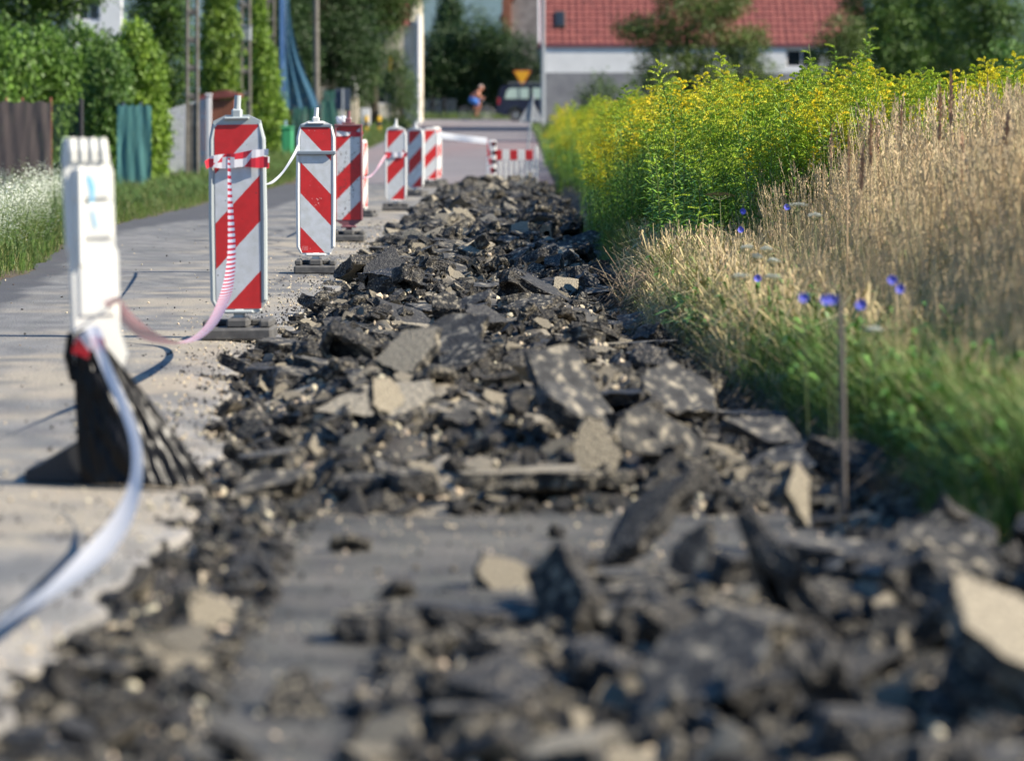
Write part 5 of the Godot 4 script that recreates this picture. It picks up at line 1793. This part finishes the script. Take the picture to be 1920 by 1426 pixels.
func build_rubble() -> void:
	var top: Material = M.asphalt_top
	var side: Material = M.asphalt_broken
	var dusty: Material = M.asphalt_dusty
	var crust: Material = M.stone_crust
	var dark: Material = M.asphalt_dark
	var skins := [[top, side, dusty], [dark, side, side], [crust, dusty, dusty], [side, side, side], [dusty, side, crust], [top, dusty, crust]]
	var says := ["grey-topped asphalt slab", "smooth dark asphalt slab", "overturned stony-faced asphalt slab", "coarse black asphalt lump", "dusty black asphalt piece", "grey asphalt slab with sandy edge"]
	var flocks := ["grey-topped slabs", "smooth dark slabs", "overturned stony slabs", "black lumps", "dusty pieces", "sandy-edged slabs"]
	var kinds := []
	for i in 30:
		var k := i % 6
		var rx := 0.085 + 0.020 * (i % 5) + 0.02 * rng.randf()
		if k == 3: rx *= 0.75
		kinds.append([slab_piece(100 + i, rx, rx * rng.randf_range(0.6, 0.95), rng.randf_range(0.040, 0.068) if k != 3 else rng.randf_range(0.06, 0.085), skins[k], 1.0 if k != 3 else 1.5), k, rx])
	# heroes: pieces the photograph lets one point at
	for q in [
		[1112, 848, 9.85, 0.075, 0.11, 0.04, [76, 8, 0], 2, "pale stone-faced slab standing upright against a larger leaning slab"],
		[1225, 822, 10.05, 0.20, 0.085, 0.055, [66, 0, -24], 5, "long brownish slab leaning on edge and sloping down to the grass side"],
		[882, 792, 10.6, 0.125, 0.085, 0.05, [48, 20, -6], 0, "smooth grey slab tilted to show its worn top, behind the bare strip"],
		[1122, 612, 15.9, 0.045, 0.085, 0.05, [82, 25, 4], 4, "small block standing on end near the grass bank"],
		[533, 652, 15.45, 0.12, 0.09, 0.075, [6, 10, -3], 5, "pale-edged slab sticking out onto the open lane"],
		[775, 605, 17.3, 0.20, 0.12, 0.07, [20, -12, -24], 1, "large black slab sliding down the heap"],
		[640, 618, 17.2, 0.17, 0.12, 0.06, [26, 18, 14], 1, "large smooth dark slab at the lane side of the heap"],
		[1222, 968, 8.15, 0.19, 0.065, 0.06, [18, 30, 46], 3, "black bar-shaped piece leaning up over the bare strip"],
		[1302, 1062, 7.65, 0.055, 0.10, 0.05, [78, -10, 6], 0, "light grey piece standing on end in the near pile"],
		[1490, 930, 8.45, 0.05, 0.10, 0.05, [74, 30, -14], 2, "sandy splinter of slab pointing up beside the steel rod"],
		[1790, 1046, 7.45, 0.21, 0.12, 0.07, [40, -15, 14], 4, "broad brown slab tilted towards the grass in the near pile"],
		[1692, 1212, 6.55, 0.085, 0.085, 0.045, [82, 14, 20], 0, "flat grey square-edged piece turned on edge in the near pile"],
		[1440, 1182, 6.75, 0.21, 0.10, 0.045, [-2, 4, 1], 5, "long thin pale-topped slab lying level in the near pile"],
		[700, 1168, 6.95, 0.10, 0.07, 0.06, [5, 12, 2], 4, "black slab with pale stones on top, first of the row across the strip"],
		[860, 1160, 7.0, 0.12, 0.07, 0.055, [-4, -8, -3], 1, "black slab in the middle of the row across the strip"],
		[1010, 1160, 7.0, 0.11, 0.08, 0.055, [8, 22, 5], 0, "grey-topped slab in the row across the strip"],
		[1180, 1165, 6.95, 0.10, 0.07, 0.06, [14, -16, 4], 5, "greyish slab ending the row across the strip"],
		[1010, 900, 9.45, 0.24, 0.09, 0.05, [-3, 3, 0], 2, "long slab with a sandy upper edge bordering the bare strip"],
		[770, 902, 9.4, 0.095, 0.07, 0.06, [4, -12, 3], 4, "black block with a sandy top bordering the bare strip"],
		[1440, 815, 10.35, 0.16, 0.11, 0.05, [22, -20, -14], 0, "slab tilted down towards the grass beside the leaning slabs"],
		[520, 905, 9.45, 0.14, 0.06, 0.05, [24, 30, 18], 5, "sandy ridge-like slab beside the foot of the black plastic"],
		[1735, 1395, 5.7, 0.055, 0.05, 0.06, [14, 0, 10], 2, "pale rounded stony piece low in the near pile"],
		[1430, 1330, 5.95, 0.26, 0.08, 0.06, [32, 26, 15], 1, "long dark slab slanting up through the near pile"],
		[1612, 868, 9.9, 0.14, 0.11, 0.08, [24, -20, -26], 3, "big black slab in the shade under the grass bank"],
		[1060, 1075, 7.5, 0.07, 0.06, 0.05, [20, 10, 12], 3, "small dark lump at the rim of the bare strip"],
		[1080, 345, 58.0, 0.20, 0.15, 0.1, [10, 0, -6], 4, "dusty slab on the farthest crest of the heap"]]:
		var o := single("asphalt_slab", slab_piece(int(q[0]) * 7 + int(q[1]), q[3] * 1.12, q[4] * 1.12, q[5], skins[q[7]], 1.25), q[8], "asphalt slab", spot(q[0], q[1], q[2]))
		o.rotation_degrees = Vector3(q[6][0], q[6][1], q[6][2])
	# the rest of the 300 that show largest
	var count := 0
	var guard := 0
	while count < 274 and guard < 20000:
		guard += 1
		var d := 9.5 + 21.0 * pow(rng.randf(), 1.1)
		var near := count > 214
		if near: d = rng.randf_range(5.0, 8.4)
		var l := cut_edge(d) - 0.02
		var r := bank_edge(d)
		var x := rng.randf_range(l, r - 0.05)
		if near:
			x = rng.randf_range(-0.12, 1.35) if d < 7.1 else rng.randf_range(0.2, 1.35)
			if count > 258:
				d = rng.randf_range(5.1, 6.7)
				x = rng.randf_range(-1.1, -0.72)
		if bare(x, d) < 0.6: continue
		var kind: Array = kinds[rng.randi() % 30]
		if kind[1] == 2 and rng.randf() < (0.45 if d > 8.5 else 0.75): kind = kinds[3 + 6 * (rng.randi() % 5)]
		var lift := 0.6 * rng.randf() * 0.06
		var edge := smoothstep(0.0, 0.35, x - l)
		var size := rng.randf_range(0.75, 1.42) * lerpf(0.6, 1.0, edge)
		if near: size *= 1.0 if x > -0.5 else 0.55
		if rng.randf() < 0.06 and not near: size *= 1.35
		var k: int = kind[1]
		var o := single("asphalt_chunk", kind[0], says[k], "asphalt chunk", Vector3(x, rise(d) + heap(x, d) + 0.022 + lift, -d), flocks[k])
		var steep := rng.randf()
		var tilt := rng.randf_range(0.05, 0.30) if steep < 0.64 else rng.randf_range(0.3, 0.75) if steep < 0.92 else rng.randf_range(0.8, 1.3)
		tilt *= lerpf(0.4, 1.0, edge)
		o.basis = Basis(Vector3(1, 0, 0).rotated(Vector3.UP, rng.randf() * TAU), tilt) * Basis(Vector3.UP, rng.randf() * TAU) * Basis.from_scale(Vector3(size, size, size))
		if tilt > 0.5: o.position.y += 0.05 * size
		var state := "lying flat" if tilt < 0.3 else "tilted" if tilt < 0.75 else "standing on edge"
		var u := (x - l) / (r - l)
		var flank := "lane side" if u < 0.36 else "mid-heap" if u < 0.68 else "bank side"
		var by := "in the near pile" if d < 9.0 else "just beyond the bare strip" if d < 12.0 else "short of the grey-framed beacon" if d < 15.3 else "by the grey-framed beacon" if d < 18.0 else "beyond the grey-framed beacon" if d < 21.5 else "by the strapped white beacon" if d < 26.0 else "near the mauve-framed beacon"
		o.set_meta("label", "%s %s, %s, %s" % [says[k], state, flank, by])
		count += 1
	var rest := thing("asphalt_rubble", "heap of broken asphalt rubble running along the torn-up lane", "rubble")
	rest.set_meta("kind", "stuff")
	var lots := []
	for i in 10: lots.append([])
	for i in 1300:
		var d := 27.0 + 36.0 * rng.randf()
		var x := rng.randf_range(cut_edge(d), bank_edge(d) - 0.02)
		var s := rng.randf_range(0.6, 1.5)
		var t := Transform3D(Basis.from_euler(Vector3(rng.randfn(0, 0.4), rng.randf() * TAU, rng.randfn(0, 0.4))) * Basis.from_scale(Vector3.ONE * s), Vector3(x, rise(d) + heap(x, d) + 0.04, -d))
		lots[rng.randi() % 10].append(t)
	for i in 6000:   # middling bits wedged between the slabs
		var d := 5.0 + 30.0 * pow(rng.randf(), 1.3)
		var x := rng.randf_range(cut_edge(d) - 0.04, bank_edge(d))
		if bare(x, d) < 0.6 and rng.randf() < 0.97: continue
		var s := rng.randf_range(0.16, 0.62)
		lots[rng.randi() % 10].append(tumbled(Vector3(x, rise(d) + heap(x, d) + 0.012, -d), s, 0.9))
	for i in 10: many("pieces", kinds[[0, 3, 4, 9, 2, 15, 8, 21, 5, 14][i]][0], lots[i], [], rest)
	# crumbs and stones
	var spots := [[], []]
	var tints := [[], []]
	for i in 48000:
		var d := 4.8 + 34.0 * pow(rng.randf(), 1.7)
		var l := cut_edge(d)
		var x := rng.randf_range(l - 0.05, bank_edge(d) + 0.03)
		var y := rise(d) + heap(x, d)
		if rng.randf() < (0.22 if d > 10.0 else 0.10):   # strewn over the lane
			x = l - absf(rng.randfn(0, 0.32)) + 0.06
			if rng.randf() < 0.08: x = l - 2.6 * rng.randf()
			if x < l: y = rise(d)
		elif d < 9.3 and rng.randf() < 0.45: x = rng.randf_range(l, -0.55)
		var open_ := x > l and bare(x, d) < 0.6
		if open_ and rng.randf() < 0.45: continue
		if x > l: y = rise(d) + heap(x, d)
		var sand := rng.randf() < clampf(0.64 + 2.4 * fine_noise.get_noise_2d(x * 0.6, d * 0.35), 0.06, 0.95)
		if d < 9.3 and x > l and x < -0.5: sand = rng.randf() < 0.16
		var size := 0.004 + 0.014 * pow(rng.randf(), 2.8)
		if x < l or open_: size *= 0.5
		if rng.randf() < 0.02: size *= 1.6
		spots[i % 2].append(tumbled(Vector3(x, y + size * 0.4, -d), size))
		tints[i % 2].append(vary(Color(0.47, 0.40, 0.29), 0.25) if sand else vary(Color(0.035, 0.034, 0.034), 0.5))
	var gravel := thing("gravel", "sandy stones and black crumbs strewn over the heap and the lane edge", "gravel")
	gravel.set_meta("kind", "stuff")
	many("stones", pebble_mesh(5, 0.75), spots[0], tints[0], gravel)
	many("stones", pebble_mesh(6, 0.55), spots[1], tints[1], gravel)
	# a line of stones across the bare strip, and the larger ones in the channel
	var k := 0
	for q in [[780, 1030, 8], [850, 1033, 9], [930, 1030, 8], [1000, 1032, 9], [710, 1035, 8], [420, 1005, 17], [450, 1010, 14], [485, 990, 15], [460, 1028, 11], [510, 1010, 12], [345, 1022, 12], [410, 980, 9], [775, 1245, 17], [612, 1243, 14], [560, 1242, 12], [945, 1350, 24], [690, 1362, 20], [745, 1318, 15], [1415, 1245, 34], [1020, 1335, 22], [1690, 1105, 20], [1260, 1150, 14], [110, 1355, 14], [640, 1370, 14]]:
		var d: float = FOCAL * EYE / (q[1] - 250.0)
		var p := spot(q[0], q[1], d)
		p.y = heap(p.x, d) + q[2] * d / FOCAL * 0.55
		var o := single("loose_stone", pebble_mesh(40 + k % 5, 0.7), "pale loose stone lying on the dug-up strip", "stone", p, "pale loose stones")
		o.mesh.surface_get_material(0)
		o.set_surface_override_material(0, M.stone_crust)
		o.scale = Vector3.ONE * q[2] * d / FOCAL
		o.rotation.y = k * 1.3
		k += 1
	# steel rod
	var s := Shape.new()
	s.tube([Vector3(0.010, -0.12, 0), Vector3(0.004, 0.3, 0), Vector3(-0.003, 0.60, 0)], 0.0085, 8)
	single("steel_rod", s.mesh(M.steel), "thin steel rod driven in at the foot of the bank", "rod", spot(1578, 950, 9.0) )

# ------------------------------------------------------------------ barriers
func rubber_base(parent: Node, w: float) -> void:
	var s := Shape.new()
	s.box(Vector3(0, 0.032, 0), Vector3(w, 0.064, 0.34), Basis.IDENTITY, 0.012)
	var base := part("base", s.mesh(M.rubber), parent)
	s = Shape.new()
	s.box(Vector3(0, 0.086, 0), Vector3(w * 0.30, 0.046, 0.26), Basis.IDENTITY, 0.01)
	for q in [-1.0, 1.0]:
		s.box(Vector3(q * w * 0.40, 0.084, 0), Vector3(w * 0.16, 0.042, 0.30), Basis.IDENTITY, 0.01)
		s.box(Vector3(q * w * 0.24, 0.080, -0.10), Vector3(w * 0.18, 0.034, 0.10), Basis.IDENTITY, 0.008)
	part("ridge", s.mesh(M.rubber), base)

func beacon(label: String, px: float, py: float, frame: Material, sheet_m: Material, flip: bool, style: String, turn := 0.0, lean := 0.0, size := 1.0, base_w := 0.36) -> Node3D:
	var d := FOCAL * EYE / (py - 250.0)
	var t := thing("beacon_board", label, "road beacon", Vector3((px - 960.0) * d / FOCAL, rise(d), -d), turn)
	rubber_base(t, base_w)
	var s := Shape.new()
	var h := 1.115
	if style == "plate":
		s.slab(PackedVector2Array([Vector2(-0.13, 0.20), Vector2(-0.03, 0.135), Vector2(0.03, 0.135), Vector2(0.13, 0.20), Vector2(0.13, h), Vector2(-0.13, h)]), -0.03, 0.015)
	else:
		s.slab(PackedVector2Array([Vector2(-0.10, 0.135), Vector2(0.10, 0.135), Vector2(0.14, 0.19), Vector2(0.14, 1.02), Vector2(0.12, h), Vector2(0.055, 1.145), Vector2(-0.055, 1.145), Vector2(-0.12, h), Vector2(-0.14, 1.02), Vector2(-0.14, 0.19)]), -0.03, 0.015)
	var body := part("frame", s.mesh(frame), t)
	s = Shape.new()
	for q in [-1.0, 1.0]:
		if style == "plate": s.box(Vector3(q * 0.124, 0.66, 0.004), Vector3(0.018, h - 0.2, 0.074), Basis.IDENTITY, 0.006)
		else: s.tube([Vector3(q * 0.105, 0.150, 0.008), Vector3(q * 0.131, 0.20, 0.008), Vector3(q * 0.134, 0.62, 0.008), Vector3(q * 0.131, 1.02, 0.008), Vector3(q * 0.113, 1.10, 0.008)], [0.012, 0.015, 0.016, 0.015, 0.012], 8)
	if style == "plate": s.box(Vector3(0, h - 0.008, 0.004), Vector3(0.27, 0.020, 0.076), Basis.IDENTITY, 0.005)
	part("rim", s.mesh(frame), body)
	s = Shape.new()
	var w := 0.115
	var lo := 0.205 if style == "plate" else 0.155
	var r := Rect2(1, 0, -1, 1) if flip else Rect2(0, 0, 1, 1)
	s.quad_uv(Vector3(-w, 1.095, 0.0185), Vector3(w, 1.095, 0.0185), Vector3(w, lo, 0.0185), Vector3(-w, lo, 0.0185), r)
	part("reflective_sheet", s.mesh(sheet_m), t)
	s = Shape.new()
	s.box(Vector3(0, 0.125, 0), Vector3(0.055, 0.06, 0.05), Basis.IDENTITY, 0.008)
	s.box(Vector3(0, 0.140, 0.012), Vector3(0.15, 0.018, 0.055), Basis.IDENTITY, 0.006)
	part("foot", s.mesh(frame), t)
	s = Shape.new()
	if style != "bare":
		s.box(Vector3(0, 1.150, 0), Vector3(0.055, 0.055, 0.05), Basis.IDENTITY, 0.01)
		s.box(Vector3(0, 1.128, 0.005), Vector3(0.13, 0.014, 0.055), Basis.IDENTITY, 0.005)
		s.tube([Vector3(0.0, 1.16, 0), Vector3(0.006, 1.245, 0)], [0.019, 0.017], 10)
		part("lamp_spigot", s.mesh(frame), t)
	if style == "banded":
		s = Shape.new()
		s.box(Vector3(0, 0.905, 0.004), Vector3(0.300, 0.030, 0.076), Basis.IDENTITY, 0.006)
		part("strap", s.mesh(M.slate_plastic), t)
		s = Shape.new()
		s.box(Vector3(0, 1.108, 0.014), Vector3(0.235, 0.026, 0.022), Basis.IDENTITY, 0.005)
		part("top_band", s.mesh(M.slate_plastic), t)
	t.rotation.z = lean
	t.scale = Vector3.ONE * size
	return t

func wrap_band(parent: Node, y: float, x0: float, x1: float, slope: float, wide: float, u0: float) -> void:   # tape wound round a board
	var s := Shape.new()
	var n := 14
	for side in 2:
		for i in n:
			var p := []
			for q in [[i, 1.0], [i + 1, 1.0], [i + 1, -1.0], [i, -1.0]]:
				var u: float = float(q[0]) / n
				var z: float = (0.034 + 0.004 * sin(u * 19.0)) * (1.0 if side == 0 else -1.15)
				p.append(Vector3(lerpf(x0, x1, u), y + slope * (u - 0.5) * (1.0 if side == 0 else -1.0) + wide * 0.5 * q[1] * (1.0 + 0.15 * sin(u * 11.0 + y * 40.0)), z))
			s.quad_uv(p[0], p[1], p[2], p[3], Rect2(u0 + 0.07 * i, 0, 0.07, 1))
	part("winding", s.mesh(M.tape_print), parent)

func build_barriers() -> void:
	beacon("grey-framed red and white beacon wound with barrier tape, hanging tape in front", 449, 635, M.grey_plastic, M.sheet_clean, false, "rounded", -0.02, 0.012)
	beacon("white-framed beacon with mirrored stripes and a grey strap", 592, 512, M.white_plastic, M.sheet_marked, true, "banded", 0.03, 0.0, 1.0, 0.32)
	beacon("mauve-framed smudged beacon with a pointed lower end", 654, 452, M.mauve_plastic, M.sheet_dirty, false, "plate", 0.0, 0.005, 1.02, 0.32)
	beacon("white beacon turned edge-on behind the mauve-framed one", 683, 407, M.worn_white, M.sheet_clean, false, "bare", 1.42, 0.0, 0.85)
	beacon("white-framed clean beacon behind the edge-on one, tape tied at mid height", 742, 395, M.white_plastic, M.sheet_clean, false, "rounded", 0.0, 0.0, 1.0)
	beacon("white-framed beacon with shaded stripes half behind its neighbour", 779, 368, M.white_plastic, M.sheet_dirty, false, "rounded", -0.35, 0.0, 1.0)
	beacon("broad pale-rimmed beacon at the end of the row", 807, 352, M.white_plastic, M.sheet_clean, false, "bare", 0.12, 0.0, 1.0)
	beacon("pale beacon seen aslant right behind the last one of the row", 818, 349, M.white_plastic, M.sheet_clean, false, "bare", 0.9, 0.0, 1.0)
	# the beacon nearest by, turned away: its white ribbed back
	var d := 9.62
	var t := thing("turned_beacon", "white ribbed back of a turned beacon board with a blue paint smear", "road beacon", Vector3((178.0 - 960.0) * d / FOCAL, 0, -d), 0.0)
	var k := d / FOCAL   # metres per pixel at its distance
	var out := PackedVector2Array()
	for q in [[122, 258], [200, 262], [206, 305], [212, 320], [216, 460], [222, 475], [226, 620], [240, 665], [226, 700], [200, 690], [190, 780], [182, 800], [168, 808], [156, 800], [146, 770], [142, 690], [140, 660], [138, 580], [133, 480], [127, 465], [121, 320], [119, 305]]:
		out.append(Vector2((q[0] - 178.0) * k, EYE - (q[1] - 250.0) * k))
	var s := Shape.new()
	s.slab(out, -0.05, 0.0)
	var board := part("shell", s.mesh(M.worn_white), t)
	for i in 4:
		s = Shape.new()
		var x := (132.0 + 19.5 * i - 178.0) * k
		s.tube([Vector3(x, 1.035, 0.0), Vector3(x + 0.002, 1.0, 0.004), Vector3(x + 0.004, 0.965, 0.002)], [0.012, 0.014, 0.013], 8)
		part("rib", s.mesh(M.worn_white), board)
	s = Shape.new()
	s.box(Vector3(-0.012, 0.90, 0.002), Vector3(0.115, 0.10, 0.016), Basis(Vector3.BACK, 0.02), 0.008)
	s.box(Vector3(-0.006, 0.785, 0.001), Vector3(0.118, 0.105, 0.014), Basis(Vector3.BACK, 0.02), 0.008)
	s.box(Vector3(0.004, 0.60, 0.000), Vector3(0.112, 0.20, 0.012), Basis(Vector3.BACK, 0.03), 0.008)
	s.box(Vector3(-0.048, 0.80, 0.010), Vector3(0.020, 0.30, 0.022), Basis(Vector3.BACK, 0.02), 0.008)
	part("raised_panel", s.mesh(M.worn_white), board)
	s = Shape.new()
	s.slab(PackedVector2Array([Vector2(-0.030, 0.925), Vector2(-0.014, 0.918), Vector2(-0.003, 0.89), Vector2(-0.006, 0.845), Vector2(-0.016, 0.838), Vector2(-0.018, 0.88)]), 0.0105, 0.0115)
	s.slab(PackedVector2Array([Vector2(-0.014, 0.82), Vector2(-0.006, 0.81), Vector2(0.004, 0.765), Vector2(-0.004, 0.77)]), 0.0090, 0.0100)
	part("paint_smear", s.mesh(M.paint_smear), board)
	s = Shape.new()
	s.slab(PackedVector2Array([Vector2(-0.215, 0.0), Vector2(0.26, 0.0), Vector2(0.26, 0.05), Vector2(0.10, 0.10), Vector2(0.06, 0.155), Vector2(-0.02, 0.155), Vector2(-0.06, 0.12), Vector2(-0.19, 0.042), Vector2(-0.215, 0.035)]), -0.30, -0.02)
	part("base", s.mesh(M.black_rubber), t).rotation.y = -0.30
	t.rotation.y = 0.30
	# black plastic draped from the board to its base
	s = Shape.new()
	var nu := 90
	var nv := 22
	for j in nv + 1:
		var v := float(j) / nv
		for i in nu + 1:
			var u := float(i) / nu
			var a := Vector3(lerpf(-0.055, 0.015, u), 0.455 - 0.02 * u, 0.024)
			var b := Vector3(lerpf(-0.035, 0.345, u), 0.002 + 0.012 * absf(sin(u * 31.0)), lerpf(0.035, 0.12, sin(u * PI)))
			var p := a.lerp(b, v)
			p.y -= 0.05 * sin(v * PI) * (u - 0.2)
			p.x += 0.045 * sin(v * PI) * u - 0.012 * sin(v * PI) * (1.0 - u)
			var crease := sin(u * 13.0 + 2.6 * sin(v * 3.0)) * 0.7 + 1.6 * fine_noise.get_noise_2d(u * 1.5, v * 0.9)
			p.z += 0.013 * v * (1.1 - 0.5 * v) * crease + 0.010 * fine_noise.get_noise_3d(u * 3.0, v * 2.0, 3.0)
			s.v.append(p)
			s.c.append(Color.WHITE)
	for j in nv:
		for i in nu:
			var a := j * (nu + 1) + i
			for q in [a, a + 1, a + nu + 1, a + 1, a + nu + 2, a + nu + 1]: s.ix.append(q)
	s.smooth()
	var bag := thing("plastic_sheet", "crumpled shiny black plastic sheet draped over the foot of the turned beacon", "plastic sheet", t.position)
	part("drape", s.mesh(M.black_film), bag)
	s = Shape.new()
	var bones := [[Vector3(-0.075, 0.44, -0.01), Vector3(-0.078, 0.38, -0.02), 0.014, 0.018], [Vector3(-0.078, 0.38, -0.02), Vector3(-0.070, 0.31, -0.01), 0.018, 0.010], [Vector3(-0.07, 0.44, 0.0), Vector3(-0.02, 0.455, 0.02), 0.010, 0.010]]
	part("knot", flesh(bones, 0.006, 0.01).mesh(M.black_film), bag)
	# far barrier across the dug lane
	d = 60.0
	var at := Vector3((908.0 - 960.0) * d / FOCAL, rise(d) - 0.02, -d)
	var fence := thing("cross_barrier", "low red and white barrier with white pickets closing off the far end", "barrier", at)
	for i in 5:
		s = Shape.new()
		s.box(Vector3(0.26 + 0.145 * i, 0.66, 0), Vector3(0.143, 0.19, 0.025), Basis.IDENTITY, 0.003)
		part("field", s.mesh(M.red_sign if i in [0, 2, 4] else M.white_plastic), fence)
	for i in 8:
		s = Shape.new()
		s.box(Vector3(0.20 + 0.10 * i, 0.30, 0), Vector3(0.055, 0.54, 0.02), Basis.IDENTITY, 0.004)
		part("picket", s.mesh(M.white_plastic), fence)
	s = Shape.new()
	s.box(Vector3(0.5, 0.12, 0), Vector3(0.95, 0.06, 0.03), Basis.IDENTITY, 0.006)
	s.box(Vector3(0.06, 0.28, 0.05), Vector3(0.06, 0.6, 0.06), Basis(Vector3.BACK, -0.06), 0.006)
	s.box(Vector3(0.98, 0.40, -0.02), Vector3(0.05, 0.85, 0.05), Basis.IDENTITY, 0.006)
	part("frame", s.mesh(M.white_plastic), fence)
	var post := thing("taped_post", "post wound all over with red and white tape at the far barrier", "post", Vector3((922.0 - 960.0) * 59.6 / FOCAL, rise(59.6) - 0.02, -59.6))
	s = Shape.new()
	s.box(Vector3(0, 0.46, 0), Vector3(0.15, 0.96, 0.12), Basis(Vector3.BACK, -0.03), 0.02)
	part("core", s.mesh(M.white_plastic), post)
	for i in 11:
		var b := Shape.new()
		var y := 0.06 + i * 0.082
		var rise_ := 0.05 * (1 if i % 2 else -1)
		b.quad_uv(Vector3(-0.085, y + 0.07, 0.066), Vector3(0.085, y + 0.07 + rise_, 0.066), Vector3(0.085, y + rise_, 0.066), Vector3(-0.085, y, 0.066), Rect2(0.13 * i, 0, 1.3, 1))
		b.quad_uv(Vector3(0.085, y + 0.07 + rise_, 0.066), Vector3(0.085, y + 0.07, -0.066), Vector3(0.085, y, -0.066), Vector3(0.085, y + rise_, 0.066), Rect2(0.13 * i, 0, 1.0, 1))
		part("winding", b.mesh(M.tape_print), post)

func ribbon(pts: Array, widths: Array, u_per_m: float, m: Material, roll := 0.0, twist := 0.25) -> ArrayMesh:
	var c := Curve3D.new()
	for i in pts.size():
		var a: Vector3 = pts[maxi(i - 1, 0)]
		var b: Vector3 = pts[mini(i + 1, pts.size() - 1)]
		c.add_point(pts[i], (a - b) / 6.0, (b - a) / 6.0)
	var s := Shape.new()
	var total := c.get_baked_length()
	var n := 120
	for i in n + 1:
		var q := float(i) / n
		var o := c.sample_baked(q * total, true)
		var e := c.sample_baked(minf(q * total + 0.01, total), true) - c.sample_baked(maxf(q * total - 0.01, 0.0), true)
		var side := e.cross(Vector3(0, 0.25, 1)).normalized()
		side = side.rotated(e.normalized(), roll + twist * sin(q * 9.0))
		var f := q * (widths.size() - 1)
		var w: float = lerpf(widths[int(f)], widths[mini(int(f) + 1, widths.size() - 1)], f - int(f))
		var belly := e.cross(side).normalized() * w * 0.06
		for k in 5:
			var g := k / 4.0 - 0.5
			s.v.append(o + side * w * g + belly * (1.0 - 4.0 * g * g))
			s.uv.append(Vector2(q * total * u_per_m, k / 4.0))
			s.c.append(Color.WHITE)
	for i in n:
		for k in 4:
			var a := i * 5 + k
			for q in [a, a + 1, a + 5, a + 1, a + 6, a + 5]: s.ix.append(q)
	s.smooth()
	return s.mesh(m)

func through(list: Array) -> Array:
	return list.map(func(q): return spot(q[0], q[1], q[2]))

func build_tapes() -> void:
	var b1 := spot(449, 300, FOCAL * EYE / 385.0)
	var t := thing("barrier_tape", "red and white tape tied round the grey-framed beacon and sagging to the turned one", "barrier tape", Vector3.ZERO)
	var w := Node3D.new()
	var holder := Vector3(b1.x, 0, b1.z)
	wrap_band(t, b1.y - 0.012, -0.152, 0.148, 0.006, 0.052, 0.30)
	wrap_band(t, b1.y + 0.022, -0.150, 0.150, 0.040, 0.036, 0.75)
	for o in t.get_children(): o.position = holder + Vector3(0, 0, 0.004)
	var tail := Shape.new()
	tail.quad_uv(Vector3(-0.145, 0.015, 0.03), Vector3(-0.175, -0.005, 0.05), Vector3(-0.165, -0.045, 0.045), Vector3(-0.140, -0.03, 0.03), Rect2(0, 0, 0.2, 1))
	var end := part("loose_end", tail.mesh(M.tape_print), t)
	end.position = Vector3(b1.x, b1.y, b1.z)
	part("span", ribbon(through([[429, 296, 16.22], [430, 340, 16.18], [432, 400, 16.1], [434, 470, 16.0], [428, 530, 15.8], [414, 575, 15.5], [392, 612, 14.9], [362, 635, 14.0], [325, 643, 12.9], [285, 632, 11.7], [250, 608, 10.6], [222, 578, 9.8], [205, 560, 9.5]]), [0.012, 0.065, 0.082, 0.085, 0.075, 0.06, 0.05, 0.042, 0.045], 30.0, M.tape_print, 0.1), t)
	t = thing("barrier_tape", "pale twisted tape running from the turned beacon towards the near roadside", "barrier tape", Vector3.ZERO)
	part("span", ribbon(through([[172, 620, 9.50], [192, 672, 9.42], [222, 740, 9.25], [246, 800, 9.05], [256, 850, 8.85], [252, 905, 8.45], [228, 970, 7.9], [180, 1035, 7.2], [110, 1100, 6.5], [20, 1155, 5.9], [-90, 1205, 5.3]]), [0.03, 0.036, 0.052, 0.07, 0.082, 0.088, 0.09, 0.09], 1.0, M.white_film, 0.2), t)
	part("knot", ribbon(through([[150, 668, 9.55], [152, 655, 9.52], [166, 632, 9.5], [178, 624, 9.5], [190, 660, 9.46]]), [0.05, 0.055, 0.04, 0.03], 7.0, M.tape_print, 0.0), t)
	t = thing("barrier_tape", "thin pale tape sagging between the grey-framed and the white-framed beacon", "barrier tape", Vector3.ZERO)
	part("span", ribbon(through([[496, 346, 16.5], [512, 340, 18.0], [532, 320, 20.0], [550, 292, 22.4], [560, 272, 23.9]]), [0.016, 0.018, 0.02, 0.02], 4.0, M.white_film, 0.3), t)
	t = thing("barrier_tape", "pinkish tape sagging between the mauve-framed beacon and the clean white one", "barrier tape", Vector3.ZERO)
	part("span", ribbon(through([[682, 333, 32.0], [694, 330, 35.0], [706, 318, 38.5], [716, 302, 41.5], [724, 290, 43.3]]), [0.03, 0.03, 0.03], 9.0, M.tape_print, 0.2), t)
	t = thing("barrier_tape", "broad white tape stretched level from the last beacon to the taped post", "barrier tape", Vector3.ZERO)
	part("span", ribbon(through([[822, 253, 60.6], [850, 257, 60.2], [885, 261, 60.0], [913, 264, 59.7]]), [0.12, 0.12, 0.12], 1.0, M.white_film, 0.55, 0.05), t)
	t = thing("barrier_tape", "short tape band tied round the clean white beacon", "barrier tape", spot(742, 290, 43.45))
	wrap_band(t, 0.0, -0.15, 0.15, 0.01, 0.07, 0.1)
	t = thing("barrier_tape", "short tape band across the top of the mauve-framed beacon", "barrier tape", spot(654, 251, 31.2))
	wrap_band(t, 0.0, -0.137, 0.137, -0.01, 0.045, 0.4)
